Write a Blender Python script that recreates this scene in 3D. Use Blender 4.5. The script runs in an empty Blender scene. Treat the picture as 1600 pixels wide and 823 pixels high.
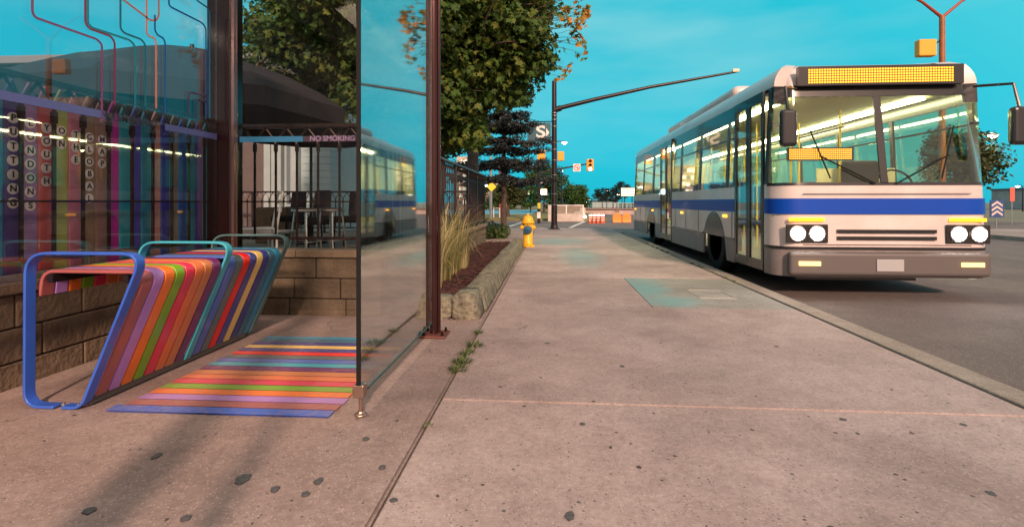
import bpy, bmesh, math, random
from mathutils import Vector, Matrix, noise
random.seed(7)
R = math.radians
sc = bpy.context.scene
C = sc.collection

# ---------------------------------------------------------------- camera, world, sun
TH = math.atan2(60, 800)
F_ = 800.0; HZ = 316.0
cam = bpy.data.objects.new('camera', bpy.data.cameras.new('camera')); C.objects.link(cam)
cam.location = (0, 0, 1.0); cam.rotation_euler = (R(90), 0, TH)
cam.data.lens = 18.0; cam.data.sensor_width = 36.0
cam.data.shift_y = -(411.5 - HZ) / 1600.0
cam.data.clip_start = 0.05; cam.data.clip_end = 3000
sc.camera = cam

SUN_EL, SUN_AZ = R(27), R(14)          # low warm light from behind the camera, a little to the right
w = bpy.data.worlds.new('World'); sc.world = w; w.use_nodes = True
nt = w.node_tree; nt.nodes.clear()
def N(tree, t, **k):
    n = tree.nodes.new(t)
    for a, b in k.items(): setattr(n, a, b)
    return n
def ramp(tree, stops, interp='LINEAR'):
    r = N(tree, 'ShaderNodeValToRGB'); r.color_ramp.interpolation = interp
    e = r.color_ramp.elements
    while len(e) < len(stops): e.new(0.5)
    for i, (p, c) in enumerate(stops):
        e[i].position = p; e[i].color = (*c, 1) if len(c) == 3 else c
    return r
def mixc(tree, fac, a, b, mode='MIX'):
    m = N(tree, 'ShaderNodeMix', data_type='RGBA', blend_type=mode)
    m.clamp_factor = True
    for i, v in ((0, fac), (6, a), (7, b)):
        if isinstance(v, (int, float)): m.inputs[i].default_value = v
        elif isinstance(v, tuple): m.inputs[i].default_value = (*v, 1)
        else: tree.links.new(v, m.inputs[i])
    return m.outputs[2]
def mathn(tree, op, a, b=None, c=None, clamp=False):
    m = N(tree, 'ShaderNodeMath', operation=op); m.use_clamp = clamp
    for i, v in enumerate((a, b, c)):
        if v is None: continue
        if isinstance(v, (int, float)): m.inputs[i].default_value = v
        else: tree.links.new(v, m.inputs[i])
    return m.outputs[0]
sky = N(nt, 'ShaderNodeTexSky', sky_type='NISHITA'); sky.sun_disc = False
sky.sun_elevation = R(9); sky.sun_rotation = R(180) - SUN_AZ
sky.dust_density = 1.5; sky.ozone_density = 3.0
bw = N(nt, 'ShaderNodeRGBToBW'); nt.links.new(sky.outputs[0], bw.inputs[0])
lum = mathn(nt, 'MULTIPLY_ADD', bw.outputs[0], 0.35, 5.7)
lum = mathn(nt, 'MINIMUM', lum, 9.0)
tc = N(nt, 'ShaderNodeTexCoord'); sx = N(nt, 'ShaderNodeSeparateXYZ'); nt.links.new(tc.outputs['Generated'], sx.inputs[0])
d1 = mathn(nt, 'MULTIPLY', sx.outputs[0], 0.40); d2 = mathn(nt, 'MULTIPLY', sx.outputs[1], -0.92)
dd = mathn(nt, 'ADD', d1, d2)
dz = mathn(nt, 'MULTIPLY_ADD', sx.outputs[2], 0.75, 0)
side = mathn(nt, 'MULTIPLY_ADD', mathn(nt, 'ADD', dd, dz), 0.5, 0.5, clamp=True)
grad = ramp(nt, [(0.0, (0.012, 0.42, 0.54)), (0.30, (0.020, 0.46, 0.58)), (0.47, (0.09, 0.58, 0.66)), (0.62, (0.40, 0.46, 0.46)), (1.0, (0.80, 0.52, 0.42))])
nt.links.new(side, grad.inputs[0])
mp = N(nt, 'ShaderNodeMapping'); mp.inputs['Scale'].default_value = (1.3, 1.3, 5.5); nt.links.new(tc.outputs['Generated'], mp.inputs[0])
nz = N(nt, 'ShaderNodeTexNoise'); nz.inputs['Scale'].default_value = 1.6; nz.inputs['Detail'].default_value = 4; nt.links.new(mp.outputs[0], nz.inputs[0])
cr = ramp(nt, [(0.38, (0, 0, 0)), (0.66, (1, 1, 1))]); nt.links.new(nz.outputs[0], cr.inputs[0])
up = mathn(nt, 'MULTIPLY', mathn(nt, 'MULTIPLY_ADD', sx.outputs[2], 2.4, 0.06, clamp=True), cr.outputs[0])
skyc = mixc(nt, mathn(nt, 'MULTIPLY', up, 0.75), grad.outputs[0], (0.26, 0.58, 0.62))
v = N(nt, 'ShaderNodeVectorMath', operation='SCALE'); nt.links.new(skyc, v.inputs[0]); nt.links.new(lum, v.inputs['Scale'])
bg = N(nt, 'ShaderNodeBackground'); bg.inputs[1].default_value = 0.075
nt.links.new(v.outputs[0], bg.inputs[0])
wo = N(nt, 'ShaderNodeOutputWorld'); nt.links.new(bg.outputs[0], wo.inputs[0])

sl = bpy.data.lights.new('sun', 'SUN'); sl.energy = 1.9; sl.angle = R(4); sl.color = (1.0, 0.66, 0.48)
so = bpy.data.objects.new('sun', sl); C.objects.link(so)
ldir = Vector((-math.sin(SUN_AZ) * math.cos(SUN_EL), math.cos(SUN_AZ) * math.cos(SUN_EL), -math.sin(SUN_EL)))
so.rotation_euler = ldir.to_track_quat('-Z', 'Y').to_euler(); so.location = (3, -8, 6)
vs = sc.view_settings; vs.view_transform = 'Standard'; vs.look = 'None'; vs.exposure = 1.35; vs.gamma = 1; vs.use_curve_mapping = False
sc.cycles.max_bounces = 8; sc.cycles.transparent_max_bounces = 14; sc.cycles.caustics_reflective = False; sc.cycles.caustics_refractive = False

def at(px, py, d):
    lat = (px - 800) / F_ * d; z = 1.0 - (py - HZ) / F_ * d
    return Vector((lat * math.cos(TH) - d * math.sin(TH), lat * math.sin(TH) + d * math.cos(TH), z))
def gnd(px, py, z=0.0): return at(px, py, (1 - z) * F_ / (py - HZ))
def onX(px, py, X):
    k = (px - 800) / F_; d = X / (k * math.cos(TH) - math.sin(TH)); return at(px, py, d)

# ---------------------------------------------------------------- materials
MATS = {}
def mat(name, col, rough=0.6, metal=0.0, noise_s=0, noise_a=0.25, bump=0, bump_s=None, spec=0.5, coat=0, emit=None, emit_s=0, trans=0):
    if name in MATS: return MATS[name]
    m = bpy.data.materials.new(name); m.use_nodes = True; t = m.node_tree
    b = t.nodes['Principled BSDF']
    b.inputs['Base Color'].default_value = (*col, 1); b.inputs['Roughness'].default_value = rough
    b.inputs['Metallic'].default_value = metal; b.inputs['Specular IOR Level'].default_value = spec
    b.inputs['Coat Weight'].default_value = coat
    if emit: b.inputs['Emission Color'].default_value = (*emit, 1); b.inputs['Emission Strength'].default_value = emit_s
    if trans: b.inputs['Transmission Weight'].default_value = trans
    if noise_s or bump:
        tc = N(t, 'ShaderNodeTexCoord'); n = N(t, 'ShaderNodeTexNoise'); n.inputs['Scale'].default_value = noise_s or 20; n.inputs['Detail'].default_value = 7
        n.inputs['Roughness'].default_value = 0.62
        t.links.new(tc.outputs['Object'], n.inputs[0])
        if noise_s:
            r = ramp(t, [(0.3, tuple(c * (1 - noise_a) for c in col)), (0.7, tuple(min(1, c * (1 + noise_a)) for c in col))])
            t.links.new(n.outputs[0], r.inputs[0]); t.links.new(r.outputs[0], b.inputs['Base Color'])
            rr = N(t, 'ShaderNodeMapRange'); rr.inputs[3].default_value = max(0, rough - .12); rr.inputs[4].default_value = min(1, rough + .12)
            t.links.new(n.outputs[0], rr.inputs[0]); t.links.new(rr.outputs[0], b.inputs['Roughness'])
        if bump:
            n2 = N(t, 'ShaderNodeTexNoise'); n2.inputs['Scale'].default_value = bump_s or 60; n2.inputs['Detail'].default_value = 5
            t.links.new(tc.outputs['Object'], n2.inputs[0])
            bp = N(t, 'ShaderNodeBump'); bp.inputs['Strength'].default_value = bump; bp.inputs['Distance'].default_value = 0.02
            t.links.new(n2.outputs[0], bp.inputs['Height']); t.links.new(bp.outputs[0], b.inputs['Normal'])
    MATS[name] = m; return m
def glass(name, tint=(0.9, 0.95, 0.95), base=0.0, ior=1.5, gl=(1, 1, 1), scale=1.0, rough=0.0, dust=.012):
    m = bpy.data.materials.new(name); m.use_nodes = True; t = m.node_tree; t.nodes.clear()
    fr = N(t, 'ShaderNodeLayerWeight'); fr.inputs[0].default_value = .5
    fac = mathn(t, 'MULTIPLY_ADD', mathn(t, 'POWER', fr.outputs['Facing'], 4.0), scale * (1 - base), base + .012, clamp=True)
    tr = N(t, 'ShaderNodeBsdfTransparent'); tr.inputs[0].default_value = (*tint, 1)
    g = N(t, 'ShaderNodeBsdfGlossy'); g.inputs[0].default_value = (*gl, 1); g.inputs['Roughness'].default_value = rough
    mx = N(t, 'ShaderNodeMixShader'); t.links.new(fac, mx.inputs[0]); t.links.new(tr.outputs[0], mx.inputs[1]); t.links.new(g.outputs[0], mx.inputs[2])
    # faint smears and dust on the pane
    tc = N(t, 'ShaderNodeTexCoord'); n = N(t, 'ShaderNodeTexNoise'); n.inputs['Scale'].default_value = 3.0; n.inputs['Detail'].default_value = 8
    t.links.new(tc.outputs['Object'], n.inputs[0]); r = ramp(t, [(0.5, (0, 0, 0)), (0.8, (dust, dust, dust))]); t.links.new(n.outputs[0], r.inputs[0])
    df = N(t, 'ShaderNodeBsdfDiffuse'); df.inputs[0].default_value = (0.5, 0.48, 0.45, 1)
    m2 = N(t, 'ShaderNodeMixShader'); t.links.new(r.outputs[0], m2.inputs[0]); t.links.new(mx.outputs[0], m2.inputs[1]); t.links.new(df.outputs[0], m2.inputs[2])
    o = N(t, 'ShaderNodeOutputMaterial'); t.links.new(m2.outputs[0], o.inputs[0]); MATS[name] = m; return m
def emis(name, col, s):
    m = bpy.data.materials.new(name); m.use_nodes = True; t = m.node_tree; t.nodes.clear()
    e = N(t, 'ShaderNodeEmission'); e.inputs[0].default_value = (*col, 1); e.inputs[1].default_value = s
    o = N(t, 'ShaderNodeOutputMaterial'); t.links.new(e.outputs[0], o.inputs[0]); MATS[name] = m; return m

def concrete(name, col, pit=0.55, teal=False, big=0.8):
    m = bpy.data.materials.new(name); m.use_nodes = True; t = m.node_tree; b = t.nodes['Principled BSDF']
    tc = N(t, 'ShaderNodeTexCoord'); P = tc.outputs['Object']
    def noi(s, d=6, r=0.6):
        n = N(t, 'ShaderNodeTexNoise'); n.inputs['Scale'].default_value = s; n.inputs['Detail'].default_value = d; n.inputs['Roughness'].default_value = r
        t.links.new(P, n.inputs[0]); return n.outputs[0]
    r1 = ramp(t, [(0.28, tuple(c * 0.66 for c in col)), (0.5, col), (0.75, tuple(c * 1.17 for c in col))]); t.links.new(noi(big, 8, .62), r1.inputs[0])
    r2 = ramp(t, [(0.3, (0.72, 0.71, 0.70)), (0.7, (1.12, 1.12, 1.12))]); t.links.new(noi(38, 6, .7), r2.inputs[0])
    c = mixc(t, 1.0, r1.outputs[0], r2.outputs[0], 'MULTIPLY')
    r3 = ramp(t, [(0.35, (0.82, 0.80, 0.80)), (0.6, (1, 1, 1))]); t.links.new(noi(7, 6, .6), r3.inputs[0])
    c = mixc(t, 0.8, c, r3.outputs[0], 'MULTIPLY')
    # every slab was poured a little differently
    sp0 = N(t, 'ShaderNodeSeparateXYZ'); t.links.new(P, sp0.inputs[0])
    wn = N(t, 'ShaderNodeTexWhiteNoise', noise_dimensions='1D'); t.links.new(mathn(t, 'FLOOR', mathn(t, 'DIVIDE', mathn(t, 'ADD', sp0.outputs[1], 1.71), 4.28)), wn.inputs['W'])
    rs_ = ramp(t, [(0, (0.86, 0.85, 0.84)), (1, (1.06, 1.05, 1.04))]); t.links.new(wn.outputs[0], rs_.inputs[0]); c = mixc(t, 1.0, c, rs_.outputs[0], 'MULTIPLY')
    r4 = ramp(t, [(0.42, (1, 1, 1)), (0.47, (.80, .77, .76)), (0.53, (.80, .77, .76)), (0.58, (1, 1, 1))]); t.links.new(noi(.55, 3, .5), r4.inputs[0]); c = mixc(t, .55, c, r4.outputs[0], 'MULTIPLY')
    # hairline cracks
    dn = N(t, 'ShaderNodeTexNoise'); dn.inputs['Scale'].default_value = 3.5; dn.inputs['Detail'].default_value = 6; t.links.new(P, dn.inputs[0])
    dv = N(t, 'ShaderNodeVectorMath', operation='MULTIPLY_ADD'); t.links.new(dn.outputs['Color'], dv.inputs[0]); dv.inputs[1].default_value = (.45, .45, .45); t.links.new(P, dv.inputs[2])
    vc = N(t, 'ShaderNodeTexVoronoi', feature='DISTANCE_TO_EDGE'); vc.inputs['Scale'].default_value = .42; t.links.new(dv.outputs[0], vc.inputs['Vector'])
    ck = mathn(t, 'LESS_THAN', vc.outputs['Distance'], .0016); ck = mathn(t, 'MULTIPLY', ck, mathn(t, 'GREATER_THAN', noi(.9, 2, .5), .60))
    c = mixc(t, mathn(t, 'MULTIPLY', ck, .75), c, (0.07, 0.055, 0.05))
    # exposed aggregate and pits
    for sc_, th, dark, f in ((70, 0.26, (0.12, 0.10, 0.10), pit), (26, 0.13, (0.06, 0.055, 0.055), pit * 1.3), (9, 0.07, (0.05, 0.05, 0.055), pit * 1.4), (90, 0.28, (0.62, 0.55, 0.5), pit * .7)):
        vo = N(t, 'ShaderNodeTexVoronoi'); vo.inputs['Scale'].default_value = sc_; t.links.new(P, vo.inputs['Vector'])
        ms = mathn(t, 'LESS_THAN', vo.outputs['Distance'], th)
        sp = N(t, 'ShaderNodeSeparateColor'); t.links.new(vo.outputs['Color'], sp.inputs[0])
        ms = mathn(t, 'MULTIPLY', ms, mathn(t, 'GREATER_THAN', sp.outputs[0], 0.62))
        c = mixc(t, mathn(t, 'MULTIPLY', ms, f), c, dark)
    if teal:      # teal colour cast of the light, painted into the slabs
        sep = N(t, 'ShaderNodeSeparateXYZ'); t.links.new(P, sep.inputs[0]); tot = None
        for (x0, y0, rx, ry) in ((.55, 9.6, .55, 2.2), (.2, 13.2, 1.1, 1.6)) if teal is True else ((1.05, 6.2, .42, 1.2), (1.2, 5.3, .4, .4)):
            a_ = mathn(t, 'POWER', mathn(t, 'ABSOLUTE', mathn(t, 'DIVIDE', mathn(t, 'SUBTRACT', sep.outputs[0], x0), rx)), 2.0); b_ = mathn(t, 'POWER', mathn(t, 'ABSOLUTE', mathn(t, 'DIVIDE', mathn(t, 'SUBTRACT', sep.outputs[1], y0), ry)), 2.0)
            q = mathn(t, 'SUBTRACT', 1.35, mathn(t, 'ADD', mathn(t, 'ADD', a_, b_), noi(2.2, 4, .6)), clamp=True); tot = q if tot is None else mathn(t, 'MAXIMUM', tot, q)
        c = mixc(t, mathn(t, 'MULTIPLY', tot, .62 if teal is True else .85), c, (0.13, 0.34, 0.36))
    t.links.new(c, b.inputs['Base Color']); b.inputs['Roughness'].default_value = 0.82
    bp = N(t, 'ShaderNodeBump'); bp.inputs['Strength'].default_value = 0.35; bp.inputs['Distance'].default_value = 0.006
    t.links.new(noi(120, 5, .7), bp.inputs['Height']); t.links.new(bp.outputs[0], b.inputs['Normal'])
    MATS[name] = m; return m

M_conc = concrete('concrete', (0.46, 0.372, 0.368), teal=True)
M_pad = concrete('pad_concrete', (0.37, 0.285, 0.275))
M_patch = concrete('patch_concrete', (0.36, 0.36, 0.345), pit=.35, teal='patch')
M_curb = concrete('curb_concrete', (0.36, 0.31, 0.27), pit=.6)
M_asph = concrete('asphalt', (0.17, 0.138, 0.132), pit=.5, big=.3)
M_far = concrete('far_concrete', (0.42, 0.34, 0.31), big=.2)
M_stone = mat('wall_stone', (0.16, 0.115, 0.08), 0.9, noise_s=5, noise_a=.4, bump=.6, bump_s=30)
M_log = mat('edging_stone', (0.19, 0.18, 0.135), 0.95, noise_s=14, noise_a=.65, bump=1.6, bump_s=35)
M_dark = mat('shelter_metal', (0.010, 0.003, 0.003), 0.16, 0.0, spec=.45)
M_brown = mat('post_metal', (0.055, 0.022, 0.022), 0.16, 0.6)
M_iron = mat('fence_iron', (0.030, 0.016, 0.014), 0.38, 0.3, noise_s=30, noise_a=.3)
M_ironlt = mat('fence_cap', (0.10, 0.085, 0.085), 0.4, 0.4)
M_steel = mat('steel', (0.45, 0.43, 0.42), 0.3, 0.9, noise_s=40, noise_a=.15)
M_black = mat('black_rubber', (0.012, 0.012, 0.013), 0.7, spec=.15)
M_blackp = mat('black_pole', (0.022, 0.016, 0.018), 0.35, 0.3)
M_white = mat('white_paint', (0.72, 0.70, 0.68), 0.35)
M_bark = mat('bark', (0.075, 0.05, 0.04), 0.95, noise_s=14, noise_a=.5, bump=1, bump_s=25)
M_yel = mat('hydrant_yellow', (0.72, 0.40, 0.02), 0.42, noise_s=12, noise_a=.18, bump=.1)
M_blue = mat('hydrant_blue', (0.005, 0.07, 0.15), 0.4, noise_s=20, noise_a=.3)
M_glass = glass('pane_glass', (0.90, 0.92, 0.92), base=0.0, gl=(.5, .5, .5), dust=.006)
M_panel = glass('windscreen_glass', (0.78, 0.80, 0.78), base=0.38, dust=.05, rough=.035)
M_back = glass('back_glass', (0.90, 0.90, 0.92), base=0.045)
M_canvas = mat('umbrella_canvas', (0.014, 0.012, 0.016), 0.85)

# ---------------------------------------------------------------- mesh helper
OFF = {}
class MB:
    def __init__(s): s.v = []; s.f = []; s.t = []
    def add(s, vs, fs, tint=None):
        n = len(s.v); s.v += [Vector(v) for v in vs]; s.f += [tuple(i + n for i in f) for f in fs]
        if tint is not None: s.t += [tint] * len(fs)
        return s
    def box(s, x0, x1, y0, y1, z0, z1):
        x0, x1 = sorted((x0, x1)); y0, y1 = sorted((y0, y1)); z0, z1 = sorted((z0, z1))
        return s.add([(x0, y0, z0), (x1, y0, z0), (x1, y1, z0), (x0, y1, z0), (x0, y0, z1), (x1, y0, z1), (x1, y1, z1), (x0, y1, z1)],
                     [(0, 3, 2, 1), (4, 5, 6, 7), (0, 1, 5, 4), (1, 2, 6, 5), (2, 3, 7, 6), (3, 0, 4, 7)])
    def obox(s, c, ax, ay, az):
        c = Vector(c); ax = Vector(ax); ay = Vector(ay); az = Vector(az)
        return s.add([c + i * ax + j * ay + k * az for k in (-1, 1) for i, j in ((-1, -1), (1, -1), (1, 1), (-1, 1))],
                     [(0, 3, 2, 1), (4, 5, 6, 7), (0, 1, 5, 4), (1, 2, 6, 5), (2, 3, 7, 6), (3, 0, 4, 7)])
    def tube(s, path, r, n=8, caps=True):
        path = [Vector(p) for p in path]; rs = r if isinstance(r, (list, tuple)) else [r] * len(path)
        base = len(s.v); prev = None
        for i, p in enumerate(path):
            t = (path[min(i + 1, len(path) - 1)] - path[max(i - 1, 0)])
            if t.length < 1e-9: t = Vector((0, 0, 1))
            t.normalize()
            if prev is None:
                a = t.orthogonal().normalized()
            else:
                a = prev - t * prev.dot(t)
                a = a.normalized() if a.length > 1e-6 else t.orthogonal().normalized()
            prev = a; b = t.cross(a)
            for k in range(n):
                an = 2 * math.pi * k / n; s.v.append(p + (a * math.cos(an) + b * math.sin(an)) * rs[i])
        for i in range(len(path) - 1):
            for k in range(n):
                q = base + i * n; s.f.append((q + k, q + (k + 1) % n, q + n + (k + 1) % n, q + n + k))
        if caps:
            s.f.append(tuple(base + k for k in reversed(range(n)))); q = base + (len(path) - 1) * n; s.f.append(tuple(q + k for k in range(n)))
        return s
    def lathe(s, prof, c, n=24, axis='Z'):
        c = Vector(c); base = len(s.v)
        for r, h in prof:
            for k in range(n):
                a = 2 * math.pi * k / n; x, y = r * math.cos(a), r * math.sin(a)
                p = {'Z': (x, y, h), 'X': (h, x, y), 'Y': (y, h, x)}[axis]; s.v.append(c + Vector(p))
        for i in range(len(prof) - 1):
            for k in range(n):
                q = base + i * n; s.f.append((q + k, q + (k + 1) % n, q + n + (k + 1) % n, q + n + k))
        s.f.append(tuple(base + k for k in reversed(range(n)))); q = base + (len(prof) - 1) * n; s.f.append(tuple(q + k for k in range(n)))
        return s
    def prism(s, poly, o, u, v, d):      # 2D polygon in plane o+u*x+v*y extruded by vector d
        o, u, v, d = map(Vector, (o, u, v, d)); n = len(poly)
        A = [o + u * x + v * y for x, y in poly]; B = [p + d for p in A]
        return s.add(A + B, [tuple(reversed(range(n))), tuple(range(n, 2 * n))] + [(i, (i + 1) % n, n + (i + 1) % n, n + i) for i in range(n)])
    def ribbon(s, path, thick, o, u, v, d):   # 2D path thickened in its plane, extruded by d
        n = len(path); P = [Vector((p[0], p[1], 0)) for p in path]; L = []; Rr = []
        for i in range(n):
            t = (P[min(i + 1, n - 1)] - P[max(i - 1, 0)]).normalized(); nn = Vector((-t.y, t.x, 0)) * thick / 2
            L.append((P[i] + nn)); Rr.append((P[i] - nn))
        o, u, v, d = map(Vector, (o, u, v, d)); w_ = lambda p: o + u * p.x + v * p.y
        vs = []
        for i in range(n): vs += [w_(L[i]), w_(Rr[i]), w_(Rr[i]) + d, w_(L[i]) + d]
        fs = []
        for i in range(n - 1):
            for k in range(4): fs.append((4 * i + k, 4 * i + (k + 1) % 4, 4 * i + 4 + (k + 1) % 4, 4 * i + 4 + k))
        fs += [(3, 2, 1, 0), (4 * n - 4, 4 * n - 3, 4 * n - 2, 4 * n - 1)]
        return s.add(vs, fs)
    def build(s, name, m, parent=None, smooth=False, bevel=0, seg=2, loc=None):
        me = bpy.data.meshes.new(name)
        off = OFF.get(parent.name, Vector()) if parent else Vector(loc or (0, 0, 0))
        me.from_pydata([tuple(v - off) for v in s.v], [], s.f); me.validate(); 
        if s.t:
            at_ = me.attributes.new('tint', 'FLOAT', 'FACE')
            for i, t in enumerate(s.t[:len(me.polygons)]): at_.data[i].value = t
        else:
            bm = bmesh.new(); bm.from_mesh(me); bmesh.ops.recalc_face_normals(bm, faces=bm.faces); bm.to_mesh(me); bm.free()
        me.materials.append(m)
        o = bpy.data.objects.new(name, me); C.objects.link(o)
        if parent: o.parent = parent; OFF[o.name] = off
        else: o.location = off; OFF[o.name] = off
        if smooth:
            for p in me.polygons: p.use_smooth = True
        if bevel:
            b = o.modifiers.new('bevel', 'BEVEL'); b.width = bevel; b.segments = seg; b.limit_method = 'ANGLE'; b.angle_limit = R(40)
        if smooth:
            try: me.set_sharp_from_angle(angle=R(40))
            except Exception: pass
        return o
def tag(o, label=None, cat=None, group=None, kind=None):
    if label: o['label'] = label
    if cat: o['category'] = cat
    if group: o['group'] = group
    if kind: o['kind'] = kind
    return o
def empty(name, loc, label, cat, group=None):
    o = bpy.data.objects.new(name, None); o.location = loc; o.empty_display_size = .2; C.objects.link(o); OFF[o.name] = Vector(loc)
    return tag(o, label, cat, group)
def copy_tree(o, parent=None):
    c = o.copy(); C.objects.link(c); c.parent = parent
    for ch in o.children: copy_tree(ch, c)
    return c
def text(name, s, size, loc, euler, m, parent=None, align='CENTER', ext=0.001, sx=1.0):
    cu = bpy.data.curves.new(name, 'FONT'); cu.body = s; cu.size = size; cu.align_x = align; cu.align_y = 'CENTER'; cu.extrude = ext; cu.offset = size * .02
    to = bpy.data.objects.new('tmp', cu); C.objects.link(to); dg = bpy.context.evaluated_depsgraph_get(); dg.update()
    me = bpy.data.meshes.new_from_object(to.evaluated_get(dg)); bpy.data.objects.remove(to)
    me.name = name; me.materials.clear(); me.materials.append(m)
    o = bpy.data.objects.new(name, me); C.objects.link(o)
    off = OFF.get(parent.name, Vector()) if parent else Vector()
    o.parent = parent; o.location = Vector(loc) - off; o.rotation_euler = euler; o.scale = (sx, 1, 1)
    return o
EX = (R(90), 0, R(90)); EY = (R(90), 0, 0)
def rounded(pts, r, n=5):
    out = []
    for i, p in enumerate(pts):
        if i in (0, len(pts) - 1) : out.append(tuple(p)); continue
        a = Vector((*pts[i - 1], 0)); b = Vector((*p, 0)); c = Vector((*pts[i + 1], 0))
        rr = min(r, (a - b).length * .49, (c - b).length * .49)
        p0 = b + (a - b).normalized() * rr; p1 = b + (c - b).normalized() * rr
        for k in range(n + 1):
            t = k / n; q = p0 * (1 - t) ** 2 + b * 2 * t * (1 - t) + p1 * t * t; out.append((q.x, q.y))
    return out
def struct(mb, name, m, **k): return tag(mb.build(name, m, **k), kind='structure')

# ---------------------------------------------------------------- ground, road, sidewalk
b = MB(); b.add([(-900, -300, -.30), (900, -300, -.30), (900, 1500, -.30), (-900, 1500, -.30)], [(0, 1, 2, 3)])
struct(b, 'ground', mat('earth', (0.16, 0.15, 0.10), .95, noise_s=.4))
CURB = 2.5
b = MB(); b.add([(CURB - .02, -30, -.13), (60, -30, -.13), (60, 22, -.13), (CURB - .02, 22, -.13)], [(0, 1, 2, 3)])
b.add([(-60, 22, -.13), (60, 22, -.13), (60, 31.5, -.13), (-60, 31.5, -.13)], [(0, 1, 2, 3)])
b.add([(CURB + 1, 31.5, -.13), (26, 31.5, -.13), (26, 260, -.13), (CURB + 1, 260, -.13)], [(0, 1, 2, 3)])
struct(b, 'road', M_asph)
# bed under joints
b = MB(); b.box(-.56, 2.3, -6, 20.5, -.29, -.012); struct(b, 'sidewalk_bed', mat('joint_dirt', (0.075, 0.055, 0.045), .95, noise_s=40, noise_a=.5))
b = MB(); g = .007
ys = [-6, -1.7, 2.57, 6.9, 11.15, 15.4, 20.0]
for i in range(len(ys) - 1):
    y0, y1 = ys[i] + g, ys[i + 1] - g
    if i == 2:   # slab with the patch cut out of it
        b.prism([(-.55, y0), (2.29, y0), (2.29, 4.95), (.97, 4.95), (.97, y1), (-.55, y1)], (0, 0, -.2), (1, 0, 0), (0, 1, 0), (0, 0, .2))
    else: b.box(-.55, 2.29, y0, y1, -.2, 0)
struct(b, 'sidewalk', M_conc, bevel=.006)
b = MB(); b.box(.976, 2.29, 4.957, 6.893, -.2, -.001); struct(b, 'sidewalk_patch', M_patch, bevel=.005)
b = MB()
yy = -6.0
while yy < 16.5:
    L = 2.7; b.box(2.315, CURB, yy, min(yy + L - .01, 20), -.28, .004); yy += L
# rounded corner of the kerb
cx, cy = CURB - 4.0, 16.6
arc = [(cx + 4 * math.cos(a), cy + 4 * math.sin(a)) for a in [R(t) for t in range(0, 91, 6)]]
arc2 = [(cx + 3.82 * math.cos(a), cy + 3.82 * math.sin(a)) for a in [R(t) for t in range(0, 91, 6)]]
b.prism(arc + arc2[::-1], (0, 0, -.28), (1, 0, 0), (0, 1, 0), (0, 0, .284))
b.box(-40, cx, 20.42, 20.6, -.28, .004)
struct(b, 'kerb', M_curb, bevel=.012)
b = MB(); P = [(-.56, 19.99)] + [(x, y) for x, y in arc2 if y > 19.99] 
b.box(-40, -.56, 15.0, 20.415, -.28, -.006)
b.prism([(cx, 20.415), (-.56, 20.415), (-.56, 19.99), (arc2[5][0], 19.99)] + arc2[6:], (0, 0, -.2), (1, 0, 0), (0, 1, 0), (0, 0, .196))
struct(b, 'corner_pavement', M_far)
# shelter pad
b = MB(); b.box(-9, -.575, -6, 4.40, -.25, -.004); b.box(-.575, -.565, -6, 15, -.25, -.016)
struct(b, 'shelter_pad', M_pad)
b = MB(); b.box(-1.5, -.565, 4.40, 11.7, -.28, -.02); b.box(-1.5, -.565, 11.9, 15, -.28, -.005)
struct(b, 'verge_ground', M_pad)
# crosswalk lines
b = MB()
for x0 in (-.8, 2.0):
    b.add([(x0 - 1.3, 22.3, -.126), (x0 - 1.12, 22.3, -.126), (x0 - .55 + .75 * (x0 > 0), 31, -.126), (x0 - .75 + .75 * (x0 > 0), 31, -.126)], [(0, 1, 2, 3)])
for y in (21.2,): b.add([(4.0, y, -.126), (15, y, -.126), (15, y + .15, -.126), (4, y + .15, -.126)], [(0, 1, 2, 3)])
for k in range(12): b.add([(6.15, 16 - k * 4, -.126), (6.25, 16 - k * 4, -.126), (6.25, 18 - k * 4, -.126), (6.15, 18 - k * 4, -.126)], [(0, 1, 2, 3)])
struct(b, 'road_markings', mat('road_paint', (0.6, 0.57, 0.52), .7, noise_s=8, noise_a=.2))
b = MB(); b.box(-60, CURB + 1, 31.5, 90, -.28, -.01); struct(b, 'lawn', mat('lawn', (0.17, 0.15, 0.05), .95, noise_s=.9, noise_a=.45))
b = MB(); b.box(-60, -1.5, 44, 66, -.2, .02); struct(b, 'car_park_surface', mat('blue_lot', (0.10, 0.30, 0.42), .5, noise_s=.5))
b = MB(); b.box(13.6, 17.5, -30, 20.5, -.28, 0.0); struct(b, 'far_pavement', M_far, bevel=.02)

# utility cover and frame
t_ = empty('utility_cover', (1.745, 5.72, 0), 'pale rectangular access cover outline set in the sidewalk near the kerb', 'access cover')
MB().box(1.58, 1.91, 5.49, 5.95, -.01, .001).build('cover_plate', M_patch, t_)
f = MB(); x0, x1, y0, y1 = 1.56, 1.93, 5.47, 5.97
f.box(x0, x1, y0, y0 + .013, -.01, .004).box(x0, x1, y1 - .013, y1, -.01, .004).box(x0, x0 + .012, y0 + .014, y1 - .014, -.01, .004).box(x1 - .012, x1, y0 + .014, y1 - .014, -.01, .004)
f.build('cover_frame', mat('galv', (0.5, 0.47, 0.44), .5, .3), t_)

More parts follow.
